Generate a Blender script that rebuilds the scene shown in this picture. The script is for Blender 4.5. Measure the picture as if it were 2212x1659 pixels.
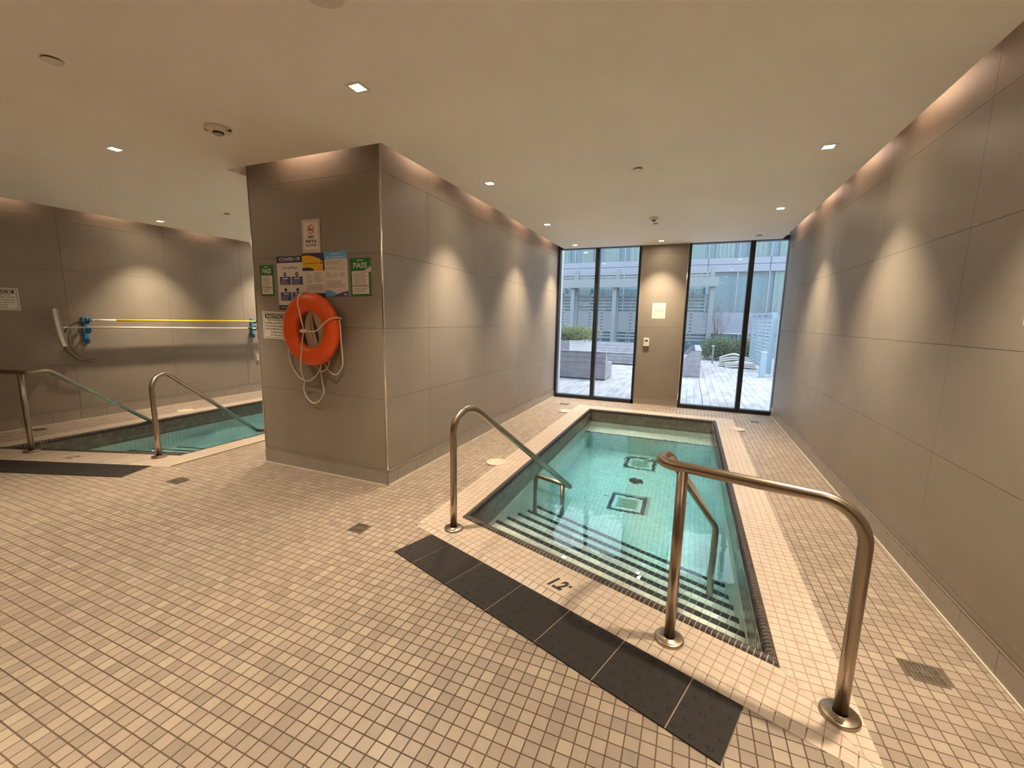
import bpy, math, random
import numpy as np
from mathutils import Vector, Matrix

for o in list(bpy.data.objects): bpy.data.objects.remove(o)
S = bpy.context.scene
COL = S.collection
random.seed(7)

# ------------------------------------------------------------------ camera
CF, PITCH, YAW, ROLL, CH = 918.88, -.1517, -.3909, .0186, 1.5
Fw = Vector((math.sin(YAW)*math.cos(PITCH), math.cos(YAW)*math.cos(PITCH), math.sin(PITCH)))
R0 = Vector((math.cos(YAW), -math.sin(YAW), 0)); U0 = R0.cross(Fw)
Rt = R0*math.cos(ROLL)+U0*math.sin(ROLL); Up = U0*math.cos(ROLL)-R0*math.sin(ROLL)
cam = bpy.data.objects.new('camera', bpy.data.cameras.new('camera')); COL.objects.link(cam)
cam.matrix_world = Matrix(((Rt.x, Up.x, -Fw.x, 0), (Rt.y, Up.y, -Fw.y, 0), (Rt.z, Up.z, -Fw.z, CH), (0, 0, 0, 1)))
cam.data.sensor_width = 36; cam.data.lens = CF/2212*36
cam.data.clip_start = .02; cam.data.clip_end = 300
S.camera = cam
def pix(p):
    d = Vector(p)-Vector((0, 0, CH)); z = d.dot(Fw)
    if z < .05: return None
    return (1106+CF*d.dot(Rt)/z, 829.5-CF*d.dot(Up)/z)

# ------------------------------------------------------------------ world, sun, view
W = bpy.data.worlds.new('world'); S.world = W; W.use_nodes = True
nt = W.node_tree; nt.nodes.clear()
out = nt.nodes.new('ShaderNodeOutputWorld'); bg = nt.nodes.new('ShaderNodeBackground')
tc = nt.nodes.new('ShaderNodeTexCoord'); sp = nt.nodes.new('ShaderNodeSeparateXYZ')
rp = nt.nodes.new('ShaderNodeValToRGB')
rp.color_ramp.elements[0].color = (.88, .93, 1, 1); rp.color_ramp.elements[0].position = 0
rp.color_ramp.elements[1].color = (.66, .80, 1, 1); rp.color_ramp.elements[1].position = .8
nt.links.new(tc.outputs['Generated'], sp.inputs[0]); nt.links.new(sp.outputs['Z'], rp.inputs[0])
nt.links.new(rp.outputs[0], bg.inputs[0]); nt.links.new(bg.outputs[0], out.inputs[0])
bg.inputs[1].default_value = 2.6
sun = bpy.data.objects.new('sun', bpy.data.lights.new('sun', 'SUN')); COL.objects.link(sun)
sun.data.energy = 1.35; sun.data.angle = math.radians(8); sun.data.color = (1, .97, .93)
sun.rotation_euler = (math.radians(-22), math.radians(16), 0)
S.view_settings.view_transform = 'Standard'; S.view_settings.look = 'None'
S.view_settings.gamma = 1; S.view_settings.use_curve_mapping = False
S.view_settings.exposure = 0.38
S.cycles.sample_clamp_indirect = 0.0
S.cycles.max_bounces = 14; S.cycles.diffuse_bounces = 7; S.cycles.glossy_bounces = 5
S.cycles.transmission_bounces = 10; S.cycles.transparent_max_bounces = 16
S.cycles.caustics_refractive = True; S.cycles.caustics_reflective = False
S.cycles.blur_glossy = .5
S.cycles.use_denoising = True

XL, XR, YF, YP, XP, ZC, G, XLL = -2.398, 1.343, 7.98, 2.942, -3.936, 2.81, .115, -7.747
YB = -1.8; ZT = 3.12
WARM = (1, .82, .60)
DOWN = [(-1.883, 2.139), (-4.441, 2.182), (-7.232, 4.005), (-1.919, 3.988), (-1.947, 5.902), (-1.985, 7.62),
        (-.538, 7.609), (.851, 4.031), (.855, 5.904), (-7.25, 5.9), (-7.25, 7.62), (-4.42, 4.0), (-4.42, 5.9), (-4.42, 7.62), (-5.8, 7.6),
        (.853, 2.15), (-1.9, .25), (.853, .25), (-4.44, .25)]
def area(loc, sx, sy, power, rot=(0, 0, 0), spread=180, col=WARM, name='downlight_beam'):
    l = bpy.data.lights.new(name, 'AREA'); l.shape = 'RECTANGLE'; l.size = sx; l.size_y = sy
    l.energy = power; l.color = col; l.spread = math.radians(spread)
    o = bpy.data.objects.new(name, l); COL.objects.link(o); o.location = loc; o.rotation_euler = rot
    return o
DP = 405.0; CP = .95
for i, (x, y) in enumerate(DOWN):
    l = bpy.data.lights.new('downlight_beam', 'SPOT'); l.energy = DP; l.color = WARM; l.spot_size = math.radians(87); l.spot_blend = 1; l.shadow_soft_size = .045
    o = bpy.data.objects.new('downlight_beam', l); COL.objects.link(o); o.location = (x, y, ZC-.006)
    area((x, y, ZC-.005), .07, .07, 3.2, spread=172, name='downlight_spill')
# cove strips tucked above the ceiling edge, shining at the wall tops
CC = (1, .66, .46)
def strip(x, y, L, ax, th):
    n = max(1, round(L/1.25))
    for k in range(n):
        d = (k+.5)*L/n-L/2
        if ax == 'y': area((x, y+d, 2.985), .03, .55, CP*L/n, (0, math.radians(th), 0), 170, CC, 'cove_strip')
        else: area((x+d, y, 2.985), .55, .03, CP*L/n, (math.radians(th), 0, 0), 170, CC, 'cove_strip')
strip(XR-G-.03, 3.1, 9.5, 'y', -62); strip(XL+G+.03, 5.4, 5.0, 'y', 62); strip(XLL+G+.03, 3.1, 9.5, 'y', 62)
strip((XP+XL)/2, YP-G-.03, 1.7, 'x', 62); strip(XP-G-.03, 5.4, 5.0, 'y', -62)

# ------------------------------------------------------------------ materials
def mat(name, col, rough=.5, metal=0, var=0, scale=8, bump=0, bscale=60, spec=.5, emit=None, estr=0, coords='Object', col2=None, stretch=None):
    m = bpy.data.materials.new(name); m.use_nodes = True; t = m.node_tree; b = t.nodes['Principled BSDF']
    b.inputs['Base Color'].default_value = (*col, 1); b.inputs['Roughness'].default_value = rough
    b.inputs['Metallic'].default_value = metal; b.inputs['Specular IOR Level'].default_value = spec
    if emit: b.inputs['Emission Color'].default_value = (*emit, 1); b.inputs['Emission Strength'].default_value = estr
    c = None
    if var or bump:
        g = t.nodes.new('ShaderNodeNewGeometry'); c = g.outputs['Position']
        if stretch:
            mp = t.nodes.new('ShaderNodeMapping'); mp.inputs['Scale'].default_value = stretch
            t.links.new(c, mp.inputs[0]); c = mp.outputs[0]
    if var:
        n = t.nodes.new('ShaderNodeTexNoise'); n.inputs['Scale'].default_value = scale; n.inputs['Detail'].default_value = 5
        t.links.new(c, n.inputs['Vector'])
        r = t.nodes.new('ShaderNodeValToRGB'); r.color_ramp.elements[0].position = .3; r.color_ramp.elements[1].position = .7
        c2 = col2 or tuple(min(1, v*(1+var)) for v in col)
        c1 = col if col2 else tuple(v*(1-var) for v in col)
        r.color_ramp.elements[0].color = (*c1, 1); r.color_ramp.elements[1].color = (*c2, 1)
        t.links.new(n.outputs['Fac'], r.inputs[0]); t.links.new(r.outputs[0], b.inputs['Base Color'])
    if bump:
        n = t.nodes.new('ShaderNodeTexNoise'); n.inputs['Scale'].default_value = bscale
        t.links.new(c, n.inputs['Vector'])
        bm = t.nodes.new('ShaderNodeBump'); bm.inputs['Strength'].default_value = bump; bm.inputs['Distance'].default_value = .002
        t.links.new(n.outputs['Fac'], bm.inputs['Height']); t.links.new(bm.outputs[0], b.inputs['Normal'])
    return m
def cellmat(name, cols, mod, off=(0, 0, 0), ang=0, rough=.4, spec=.5, soil=0):
    """each mosaic tile picks its own tone from the ramp, by the cell of the tile grid it lies in"""
    m = bpy.data.materials.new(name); m.use_nodes = True; t = m.node_tree; b = t.nodes['Principled BSDF']
    g = t.nodes.new('ShaderNodeNewGeometry')
    rot = t.nodes.new('ShaderNodeVectorRotate'); rot.rotation_type = 'Z_AXIS'; rot.inputs['Angle'].default_value = ang
    sub = t.nodes.new('ShaderNodeVectorMath'); sub.operation = 'SUBTRACT'; sub.inputs[1].default_value = off
    t.links.new(g.outputs['Position'], sub.inputs[0]); t.links.new(sub.outputs[0], rot.inputs['Vector'])
    dv = t.nodes.new('ShaderNodeVectorMath'); dv.operation = 'DIVIDE'; dv.inputs[1].default_value = (mod, mod, mod)
    fl = t.nodes.new('ShaderNodeVectorMath'); fl.operation = 'FLOOR'
    ad = t.nodes.new('ShaderNodeVectorMath'); ad.operation = 'ADD'; ad.inputs[1].default_value = (.001, .001, .5)
    t.links.new(rot.outputs[0], dv.inputs[0]); t.links.new(dv.outputs[0], ad.inputs[0]); t.links.new(ad.outputs[0], fl.inputs[0])
    wn = t.nodes.new('ShaderNodeTexWhiteNoise'); t.links.new(fl.outputs[0], wn.inputs['Vector'])
    r = t.nodes.new('ShaderNodeValToRGB'); e = r.color_ramp.elements
    while len(e) < len(cols): e.new(.5)
    for i, (p, c) in enumerate(cols): e[i].position = p; e[i].color = (*c, 1)
    t.links.new(wn.outputs['Value'], r.inputs[0])
    n = t.nodes.new('ShaderNodeTexNoise'); n.inputs['Scale'].default_value = 22; n.inputs['Detail'].default_value = 4
    t.links.new(g.outputs['Position'], n.inputs['Vector'])
    mr = t.nodes.new('ShaderNodeMapRange'); mr.inputs['To Min'].default_value = .88; mr.inputs['To Max'].default_value = 1.12
    t.links.new(n.outputs['Fac'], mr.inputs['Value'])
    mu = t.nodes.new('ShaderNodeVectorMath'); mu.operation = 'MULTIPLY'
    t.links.new(r.outputs[0], mu.inputs[0]); t.links.new(mr.outputs[0], mu.inputs[1])
    t.links.new(mu.outputs[0], b.inputs['Base Color'])
    b.inputs['Roughness'].default_value = rough; b.inputs['Specular IOR Level'].default_value = spec
    return m
M = {}
def T3(c, k): return tuple(v*k for v in c)
FB = (.285, .224, .176)
M['floor_tile'] = cellmat('floor_tile', [(0, T3(FB, .82)), (.3, T3(FB, .95)), (.6, T3(FB, 1.03)), (.86, (.31, .25, .195)), (1, (.335, .275, .205))], .0545, rough=.42)
M['grout'] = mat('grout', (.045, .028, .018), .9, var=1, scale=1.1, col2=(.13, .088, .06), coords='w')
CB = (.47, .39, .315)
M['cream'] = cellmat('cream_tile', [(0, T3(CB, .92)), (.5, CB), (1, T3(CB, 1.06))], .05, off=(-.5, 2.324, 0), ang=math.radians(0), rough=.3)
M['cream_grout'] = mat('cream_grout', (.36, .25, .17), .9)
M['deep'] = cellmat('basin_tile', [(0, (.82, .82, .73)), (.5, (.86, .86, .77)), (1, (.90, .90, .81))], .05, rough=.25)
M['deep_grout'] = mat('basin_grout', (.46, .47, .42), .8)
M['dark'] = cellmat('dark_tile', [(0, (.030, .022, .019)), (.6, (.042, .032, .028)), (1, (.062, .049, .042))], .025, rough=.38, spec=.35)
M['band'] = cellmat('band_tile', [(0, (.175, .145, .11)), (.6, (.205, .17, .13)), (1, (.25, .21, .165))], .05, rough=.25)
M['dark_grout'] = mat('dark_grout', (.36, .31, .26), .9)
M['mat_tile'] = mat('tactile_tile', (.022, .018, .016), .65, spec=.25, var=.15, scale=60, bump=.25, bscale=400)
M['mat_grout'] = mat('tactile_grout', (.30, .24, .16), .9)
WB = (.262, .222, .178)
M['wall'] = mat('wall_tile', T3(WB, .93), .50, var=1, scale=2.2, col2=T3(WB, 1.07), spec=.42)
M['wall_joint'] = mat('wall_joint', (.19, .16, .13), .9)
M['base'] = mat('baseboard_tile', (.31, .27, .225), .4, var=.06, scale=5)
M['chrome'] = mat('trim_metal', (.75, .68, .58), .22, 1)
M['caulk'] = mat('caulk', (.62, .54, .44), .6)
M['ceiling'] = mat('ceiling_paint', (.90, .87, .80), .85, var=.02, scale=1.5)
M['white'] = mat('white_plastic', (.72, .68, .60), .4)
M['grey'] = mat('grey_plastic', (.45, .41, .35), .5)
M['steel'] = mat('brushed_steel', (.43, .355, .275), .30, 1, bump=.12, bscale=300, stretch=(1, 1, .05))
M['frame'] = mat('black_frame', (.012, .013, .018), .35)
M['orange'] = mat('orange_shell', (.80, .095, .012), .42, var=.08, scale=30)
M['rope'] = mat('white_rope', (.78, .66, .50), .8, bump=.6, bscale=500)
M['rope2'] = mat('tan_rope', (.60, .51, .37), .8, bump=.6, bscale=500)
M['blue'] = mat('blue_plastic', (.02, .20, .42), .35)
M['bluestrap'] = mat('blue_strap', (.05, .10, .25), .6)
M['yellow'] = mat('yellow_pole', (.85, .55, .01), .35)
M['alu'] = mat('aluminium', (.80, .72, .52), .35, .4)
M['black'] = mat('black_rubber', (.02, .02, .02), .5)
M['print_black'] = mat('print_black', (.02, .018, .02), .6)
M['paper'] = mat('paper', (.66, .60, .52), .5)
M['tape'] = mat('clear_sleeve', (.60, .52, .42), .12, spec=.8)
M['red'] = mat('print_red', (.55, .03, .02), .6)
M['navy'] = mat('print_navy', (.035, .03, .075), .6)
M['indigo'] = mat('print_indigo', (.06, .07, .20), .6)
M['amber'] = mat('print_amber', (.78, .42, .01), .6)
M['sky'] = mat('print_sky', (.12, .36, .62), .6)
M['green'] = mat('print_green', (.02, .15, .025), .6)
M['lines'] = mat('print_lines', (.34, .30, .26), .6)
M['ink'] = mat('print_ink', (.04, .035, .05), .6)
M['pale'] = mat('print_pale', (.60, .72, .80), .6)
M['screen'] = mat('lcd', (.05, .03, .01), .2)
M['lens'] = mat('lamp_lens', (1, 1, 1), .5, emit=(1, .88, .70), estr=9)
M['deck'] = mat('weathered_board', (0.280, 0.266, 0.259), .75, var=1, scale=6, col2=(0.462, 0.455, 0.462), stretch=(1, .22, 1))
M['bench'] = mat('bench_board', (0.238, 0.231, 0.252), .75, var=1, scale=6, col2=(0.322, 0.315, 0.343))
M['extwhite'] = mat('exterior_white', (0.546, 0.560, 0.574), .6)
M['pergola'] = mat('pergola_paint', (0.189, 0.224, 0.238), .5)
M['slat'] = mat('slat_grey', (0.231, 0.259, 0.280), .5)
M['spandrel'] = mat('spandrel', (0.210, 0.245, 0.301), .35)
M['mullion'] = mat('mullion', (0.210, 0.245, 0.308), .4)
M['curtain'] = mat('curtain', (0.574, 0.644, 0.630), .8)
M['roomdark'] = mat('room_interior', (0.364, 0.504, 0.588), .8)
M['basegrey'] = mat('base_grey', (0.210, 0.238, 0.280), .7)
M['leaf'] = mat('juniper', (0.112, 0.154, 0.098), .7, var=1, scale=9, col2=(0.238, 0.280, 0.175))
M['leaf2'] = mat('planter_shrub', (0.182, 0.210, 0.098), .7, var=1, scale=9, col2=(0.350, 0.378, 0.210))
M['twig'] = mat('twig', (0.210, 0.154, 0.133), .8)
M['soil'] = mat('soil', (.05, .04, .03), .9)
M['pipe'] = mat('pale_pipe', (0.504, 0.490, 0.448), .4)
M['plaster'] = mat('plaster', (.30, .26, .21), .8)
def glassmat(name, tint, fres=1.5, rough=0, bumpy=0):
    m = bpy.data.materials.new(name); m.use_nodes = True; t = m.node_tree; t.nodes.clear()
    o = t.nodes.new('ShaderNodeOutputMaterial'); tr = t.nodes.new('ShaderNodeBsdfTransparent'); tr.inputs[0].default_value = (*tint, 1)
    gl = t.nodes.new('ShaderNodeBsdfGlossy'); gl.inputs['Roughness'].default_value = rough
    f = t.nodes.new('ShaderNodeFresnel'); f.inputs[0].default_value = fres
    mx = t.nodes.new('ShaderNodeMixShader')
    t.links.new(f.outputs[0], mx.inputs[0]); t.links.new(tr.outputs[0], mx.inputs[1]); t.links.new(gl.outputs[0], mx.inputs[2])
    t.links.new(mx.outputs[0], o.inputs[0]); return m
M['glass'] = glassmat('window_glass', (.93, .97, .98), 1.45)
M['facade_glass'] = glassmat('facade_glass', (.76, .93, .97), 1.7, .02)
M['guard_glass'] = glassmat('guard_glass', (.80, .90, .92), 1.45)
m = bpy.data.materials.new('pool_water'); m.use_nodes = True; t = m.node_tree; b = t.nodes['Principled BSDF']
b.inputs['Base Color'].default_value = (1, 1, 1, 1); b.inputs['Roughness'].default_value = 0
b.inputs['Transmission Weight'].default_value = 1; b.inputs['IOR'].default_value = 1.33
g = t.nodes.new('ShaderNodeNewGeometry')
n1 = t.nodes.new('ShaderNodeTexNoise'); n1.inputs['Scale'].default_value = 3.2; n1.inputs['Detail'].default_value = 3; n1.inputs['Distortion'].default_value = .6
n2 = t.nodes.new('ShaderNodeTexNoise'); n2.inputs['Scale'].default_value = 1.0
mk = t.nodes.new('ShaderNodeTexNoise'); mk.inputs['Scale'].default_value = .7
for n in (n1, n2, mk): t.links.new(g.outputs['Position'], n.inputs['Vector'])
mm = t.nodes.new('ShaderNodeMath'); mm.operation = 'MULTIPLY'; t.links.new(n1.outputs['Fac'], mm.inputs[0]); t.links.new(mk.outputs['Fac'], mm.inputs[1])
sx = t.nodes.new('ShaderNodeSeparateXYZ'); t.links.new(g.outputs['Position'], sx.inputs[0])
mr = t.nodes.new('ShaderNodeMapRange'); mr.inputs['From Min'].default_value = 3.2; mr.inputs['From Max'].default_value = 5.6; mr.inputs['To Min'].default_value = .22; mr.inputs['To Max'].default_value = 1.15
t.links.new(sx.outputs['Y'], mr.inputs['Value']); m2 = t.nodes.new('ShaderNodeMath'); m2.operation = 'MULTIPLY'
t.links.new(mm.outputs[0], m2.inputs[0]); t.links.new(mr.outputs[0], m2.inputs[1]); mm = m2
bp = t.nodes.new('ShaderNodeBump'); bp.inputs['Strength'].default_value = 1; bp.inputs['Distance'].default_value = .017
t.links.new(mm.outputs[0], bp.inputs['Height']); t.links.new(bp.outputs[0], b.inputs['Normal'])
va = t.nodes.new('ShaderNodeVolumeAbsorption'); va.inputs['Color'].default_value = (.05, .82, .99, 1); va.inputs['Density'].default_value = .42
t.links.new(va.outputs[0], t.nodes['Material Output'].inputs['Volume'])
M['water'] = m

# ------------------------------------------------------------------ builders
ORG = {}
def link(name, me, m, parent=None, loc=(0, 0, 0)):
    o = bpy.data.objects.new(name, me); COL.objects.link(o)
    if m is not None and len(me.materials) == 0:
        for q in (m if isinstance(m, (list, tuple)) else [m]): me.materials.append(M[q])
    if parent is not None:
        o.parent = parent; o.location = Vector(loc)-ORG[parent.name]
    else: o.location = loc
    ORG[o.name] = Vector(loc)
    return o
def tag(o, label=None, cat=None, group=None, kind=None):
    for k, v in (('label', label), ('category', cat), ('group', group), ('kind', kind)):
        if v: o[k] = v
    return o
def empty(name, loc, label=None, cat=None, group=None, kind=None):
    o = bpy.data.objects.new(name, None); o.empty_display_size = .1; COL.objects.link(o); o.location = loc
    ORG[o.name] = Vector(loc); return tag(o, label, cat, group, kind)
class MB:
    def __init__(s): s.v = []; s.f = []; s.mi = []; s.sm = []; s.k = 0; s.smooth = False
    def add(s, vs, fs):
        n = len(s.v); s.v += [tuple(p) for p in vs]
        for f in fs: s.f.append([n+i for i in f]); s.mi.append(s.k); s.sm.append(s.smooth)
        return s
    def box(s, a, b):
        x0, y0, z0 = (min(p, q) for p, q in zip(a, b)); x1, y1, z1 = (max(p, q) for p, q in zip(a, b))
        return s.add([(x0, y0, z0), (x1, y0, z0), (x1, y1, z0), (x0, y1, z0), (x0, y0, z1), (x1, y0, z1), (x1, y1, z1), (x0, y1, z1)],
                     [(0, 3, 2, 1), (4, 5, 6, 7), (0, 1, 5, 4), (1, 2, 6, 5), (2, 3, 7, 6), (3, 0, 4, 7)])
    def obox(s, c, U, V, Wd, hu, hv, hw):
        c, U, V, Wd = Vector(c), Vector(U), Vector(V), Vector(Wd)
        P = [c+U*(i*hu)+V*(j*hv)+Wd*(k*hw) for k in (-1, 1) for i, j in ((-1, -1), (1, -1), (1, 1), (-1, 1))]
        return s.add(P, [(0, 3, 2, 1), (4, 5, 6, 7), (0, 1, 5, 4), (1, 2, 6, 5), (2, 3, 7, 6), (3, 0, 4, 7)])
    def prism(s, poly, z0, z1, top=True, bottom=True):
        n = len(poly); vs = [(x, y, z0) for x, y in poly]+[(x, y, z1) for x, y in poly]
        fs = [(i, (i+1) % n, n+(i+1) % n, n+i) for i in range(n)]
        if top: fs.append(tuple(range(n, 2*n)))
        if bottom: fs.append(tuple(reversed(range(n))))
        return s.add(vs, fs)
    def plate(s, O, U, V, N, poly, d0, d1, ch=0):
        """polygon given in the (U,V) frame, from depth d0 to d1 along N, top edge chamfered by ch"""
        O, U, V, N = Vector(O), Vector(U), Vector(V), Vector(N); n = len(poly)
        cu = sum(p[0] for p in poly)/n; cv = sum(p[1] for p in poly)/n
        r = max(max(abs(p[0]-cu), abs(p[1]-cv)) for p in poly) or 1; k = 1-ch/r
        base = [O+U*a+V*b+N*d0 for a, b in poly]; t2 = [O+U*(cu+(a-cu)*k)+V*(cv+(b-cv)*k)+N*d1 for a, b in poly]
        return s.add(base+t2, [(i, (i+1) % n, n+(i+1) % n, n+i) for i in range(n)]+[tuple(range(n, 2*n))])
    def tube(s, path, r, seg=12, caps=True, closed=False):
        P = [Vector(p) for p in path]; n = len(P); s.smooth = True
        rr = r if isinstance(r, (list, tuple)) else [r]*n
        T = []
        for i in range(n):
            a = P[(i-1) % n] if (closed or i > 0) else P[i]; b = P[(i+1) % n] if (closed or i < n-1) else P[i]
            T.append((b-a).normalized())
        nrm = T[0].orthogonal().normalized(); vs = []
        for i in range(n):
            nrm = (nrm-T[i]*nrm.dot(T[i])).normalized(); bi = T[i].cross(nrm)
            for j in range(seg):
                a = 2*math.pi*j/seg; vs.append(P[i]+(nrm*math.cos(a)+bi*math.sin(a))*rr[i])
        fs = []
        for i in range(n if closed else n-1):
            for j in range(seg):
                a = i*seg+j; b = i*seg+(j+1) % seg; c = ((i+1) % n)*seg+(j+1) % seg; d = ((i+1) % n)*seg+j
                fs.append((a, b, c, d))
        s.add(vs, fs)
        s.smooth = False
        if caps and not closed: s.add([], []); s.f += [[len(s.v)-n*seg+j for j in reversed(range(seg))], [len(s.v)-seg+j for j in range(seg)]]; s.mi += [s.k]*2; s.sm += [False]*2
        return s
    def lathe(s, c, prof, seg=32, axis='z', smooth=True):
        c = Vector(c); s.smooth = smooth; vs = []
        for r, h in prof:
            for j in range(seg):
                a = 2*math.pi*j/seg; p = (r*math.cos(a), r*math.sin(a), h)
                if axis == 'y': p = (p[0], h, p[1])
                if axis == 'x': p = (h, p[0], p[1])
                vs.append(c+Vector(p))
        fs = [(i*seg+j, i*seg+(j+1) % seg, (i+1)*seg+(j+1) % seg, (i+1)*seg+j) for i in range(len(prof)-1) for j in range(seg)]
        s.add(vs, fs); s.smooth = False; return s
    def mesh(s, name, off=(0, 0, 0)):
        off = Vector(off); me = bpy.data.meshes.new(name)
        me.from_pydata([tuple(Vector(v)-off) for v in s.v], [], s.f)
        me.polygons.foreach_set('use_smooth', s.sm); me.polygons.foreach_set('material_index', s.mi)
        me.update(); return me
    def build(s, name, m, parent=None, loc=None, fix=True):
        loc = Vector(loc) if loc is not None else (ORG[parent.name] if parent is not None else Vector((0, 0, 0)))
        me = s.mesh(name, loc)
        if fix and len(s.f) < 20000:
            import bmesh
            bm = bmesh.new(); bm.from_mesh(me); bmesh.ops.recalc_face_normals(bm, faces=bm.faces); bm.to_mesh(me); bm.free()
        return link(name, me, m, parent, loc)
def arc(c, u, v, r, a0, a1, n=10):
    c, u, v = Vector(c), Vector(u), Vector(v)
    return [c+u*(r*math.cos(math.radians(a0+(a1-a0)*i/n)))+v*(r*math.sin(math.radians(a0+(a1-a0)*i/n))) for i in range(n+1)]
def smoothpath(pts, n=6):
    P = [Vector(p) for p in pts]; o = []
    for i in range(len(P)-1):
        a = P[max(i-1, 0)]; b = P[i]; c = P[i+1]; d = P[min(i+2, len(P)-1)]
        for k in range(n):
            t = k/n; o.append(.5*((2*b)+(c-a)*t+(2*a-5*b+4*c-d)*t*t+(3*b-a-3*c+d)*t**3))
    o.append(P[-1]); return o
_font = {}
def text_data(s, size, bold=0, shear=0, align='LEFT'):
    cu = bpy.data.curves.new('t', 'FONT'); cu.body = s; cu.size = size; cu.offset = bold; cu.shear = shear
    cu.align_x = align; cu.resolution_u = 3
    o = bpy.data.objects.new('t', cu); COL.objects.link(o)
    bpy.context.view_layer.update()
    me = bpy.data.meshes.new_from_object(o.evaluated_get(bpy.context.evaluated_depsgraph_get()))
    vs = [(v.co.x, v.co.y) for v in me.vertices]; fs = [tuple(p.vertices) for p in me.polygons]
    bpy.data.objects.remove(o); bpy.data.curves.remove(cu); bpy.data.meshes.remove(me)
    return vs, fs
def clip(poly, cp):
    """Sutherland-Hodgman, cp convex and counter-clockwise"""
    res = poly
    for i in range(len(cp)):
        (ax, ay), (bx, by) = cp[i], cp[(i+1) % len(cp)]; ex, ey = bx-ax, by-ay; o = []
        for j in range(len(res)):
            p, q = res[j], res[(j+1) % len(res)]
            dp = ex*(p[1]-ay)-ey*(p[0]-ax); dq = ex*(q[1]-ay)-ey*(q[0]-ax)
            if dp >= 0: o.append(p)
            if (dp >= 0) != (dq >= 0):
                tt = dp/(dp-dq); o.append((p[0]+(q[0]-p[0])*tt, p[1]+(q[1]-p[1])*tt))
        res = o
        if len(res) < 3: return []
    return res
def parea(p): return .5*sum(p[i][0]*p[(i+1) % len(p)][1]-p[(i+1) % len(p)][0]*p[i][1] for i in range(len(p)))
def ccw(p): return p if parea(p) > 0 else p[::-1]
def grid(poly, mu, mv, gap, ou=0, ov=0, rects=None):
    """tiles of module mu x mv clipped to a convex polygon: list of (poly, whole)"""
    poly = ccw(poly); us = [p[0] for p in poly]; vs = [p[1] for p in poly]; o = []
    for i in range(math.floor((min(us)-ou)/mu-1e-6), math.ceil((max(us)-ou)/mu)):
        for j in range(math.floor((min(vs)-ov)/mv-1e-6), math.ceil((max(vs)-ov)/mv)):
            a, b = ou+i*mu+gap/2, ov+j*mv+gap/2; c, d = a+mu-gap, b+mv-gap
            q = [(a, b), (c, b), (c, d), (a, d)]; r = clip(q, poly)
            if len(r) >= 3:
                ar = parea(r)
                if ar > .06*mu*mv: o.append((r, ar > .999*(mu-gap)*(mv-gap)))
    return o
_cache = {}
def lay(pieces, O, U, V, N, d0, d1, ch, parent, name, m, mx=300, minpx=9, stuffname=None):
    """lays the pieces: those largest in view become single parts, the rest one stuff part"""
    O, U, V, N = Vector(O), Vector(U), Vector(V), Vector(N); sc = []
    for k, (p, whole) in enumerate(pieces):
        cu = sum(a for a, b in p)/len(p); cv = sum(b for a, b in p)/len(p)
        q = [pix(O+U*a+V*b+N*d1) for a, b in p]; px = 0
        c = pix(O+U*cu+V*cv+N*d1)
        if mx and c and -10 < c[0] < 2222 and -10 < c[1] < 1669 and all(q): px = math.sqrt(abs(parea(q)))
        sc.append((px, k))
    sc.sort(reverse=True); single = [k for px, k in sc[:mx] if px >= minpx]; ss = set(single)
    Rm = Matrix((U, V, N)).transposed().to_4x4()
    for k in single:
        p, whole = pieces[k]; cu = sum(a for a, b in p)/len(p); cv = sum(b for a, b in p)/len(p)
        key = (m, round(max(a for a, b in p)-min(a for a, b in p), 4), round(max(b for a, b in p)-min(b for a, b in p), 4), d0, d1) if whole else None
        me = _cache.get(key) if key else None
        if me is None:
            mb = MB(); mb.plate((0, 0, 0), (1, 0, 0), (0, 1, 0), (0, 0, 1), [(a-cu, b-cv) for a, b in p], d0, d1, ch)
            me = mb.mesh(name); me.materials.append(M[m])
            if key: _cache[key] = me
        o = bpy.data.objects.new(name, me); COL.objects.link(o); o.parent = parent
        o.matrix_local = Matrix.Translation(O+U*cu+V*cv-ORG[parent.name]) @ Rm
    rest = [p for k, (p, w) in enumerate(pieces) if k not in ss]
    if rest:
        vs = []; fs = []; off = ORG[parent.name]; Ou = np.array(O-off); Un, Vn, Nn = np.array(U), np.array(V), np.array(N)
        for p in rest:
            n = len(p); b = len(vs); cu = sum(a for a, c in p)/n; cv = sum(c for a, c in p)/n
            r = max(max(abs(q[0]-cu), abs(q[1]-cv)) for q in p) or 1; k = 1-ch/r
            vs += [(a, c, d0) for a, c in p]+[(cu+(a-cu)*k, cv+(c-cv)*k, d1) for a, c in p]
            fs += [(b+i, b+(i+1) % n, b+n+(i+1) % n, b+n+i) for i in range(n)]+[tuple(range(b+n, b+2*n))]
        A = np.array(vs); A = Ou+A[:, :1]*Un+A[:, 1:2]*Vn+A[:, 2:]*Nn
        me = bpy.data.meshes.new(stuffname or name+'s'); me.from_pydata(A.tolist(), [], fs); me.update()
        o = link(stuffname or name+'s', me, m, parent, off); o['kind'] = 'stuff'
X_, Y_, Z_ = (1, 0, 0), (0, 1, 0), (0, 0, 1); nX, nY, nZ = (-1, 0, 0), (0, -1, 0), (0, 0, -1)
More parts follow.
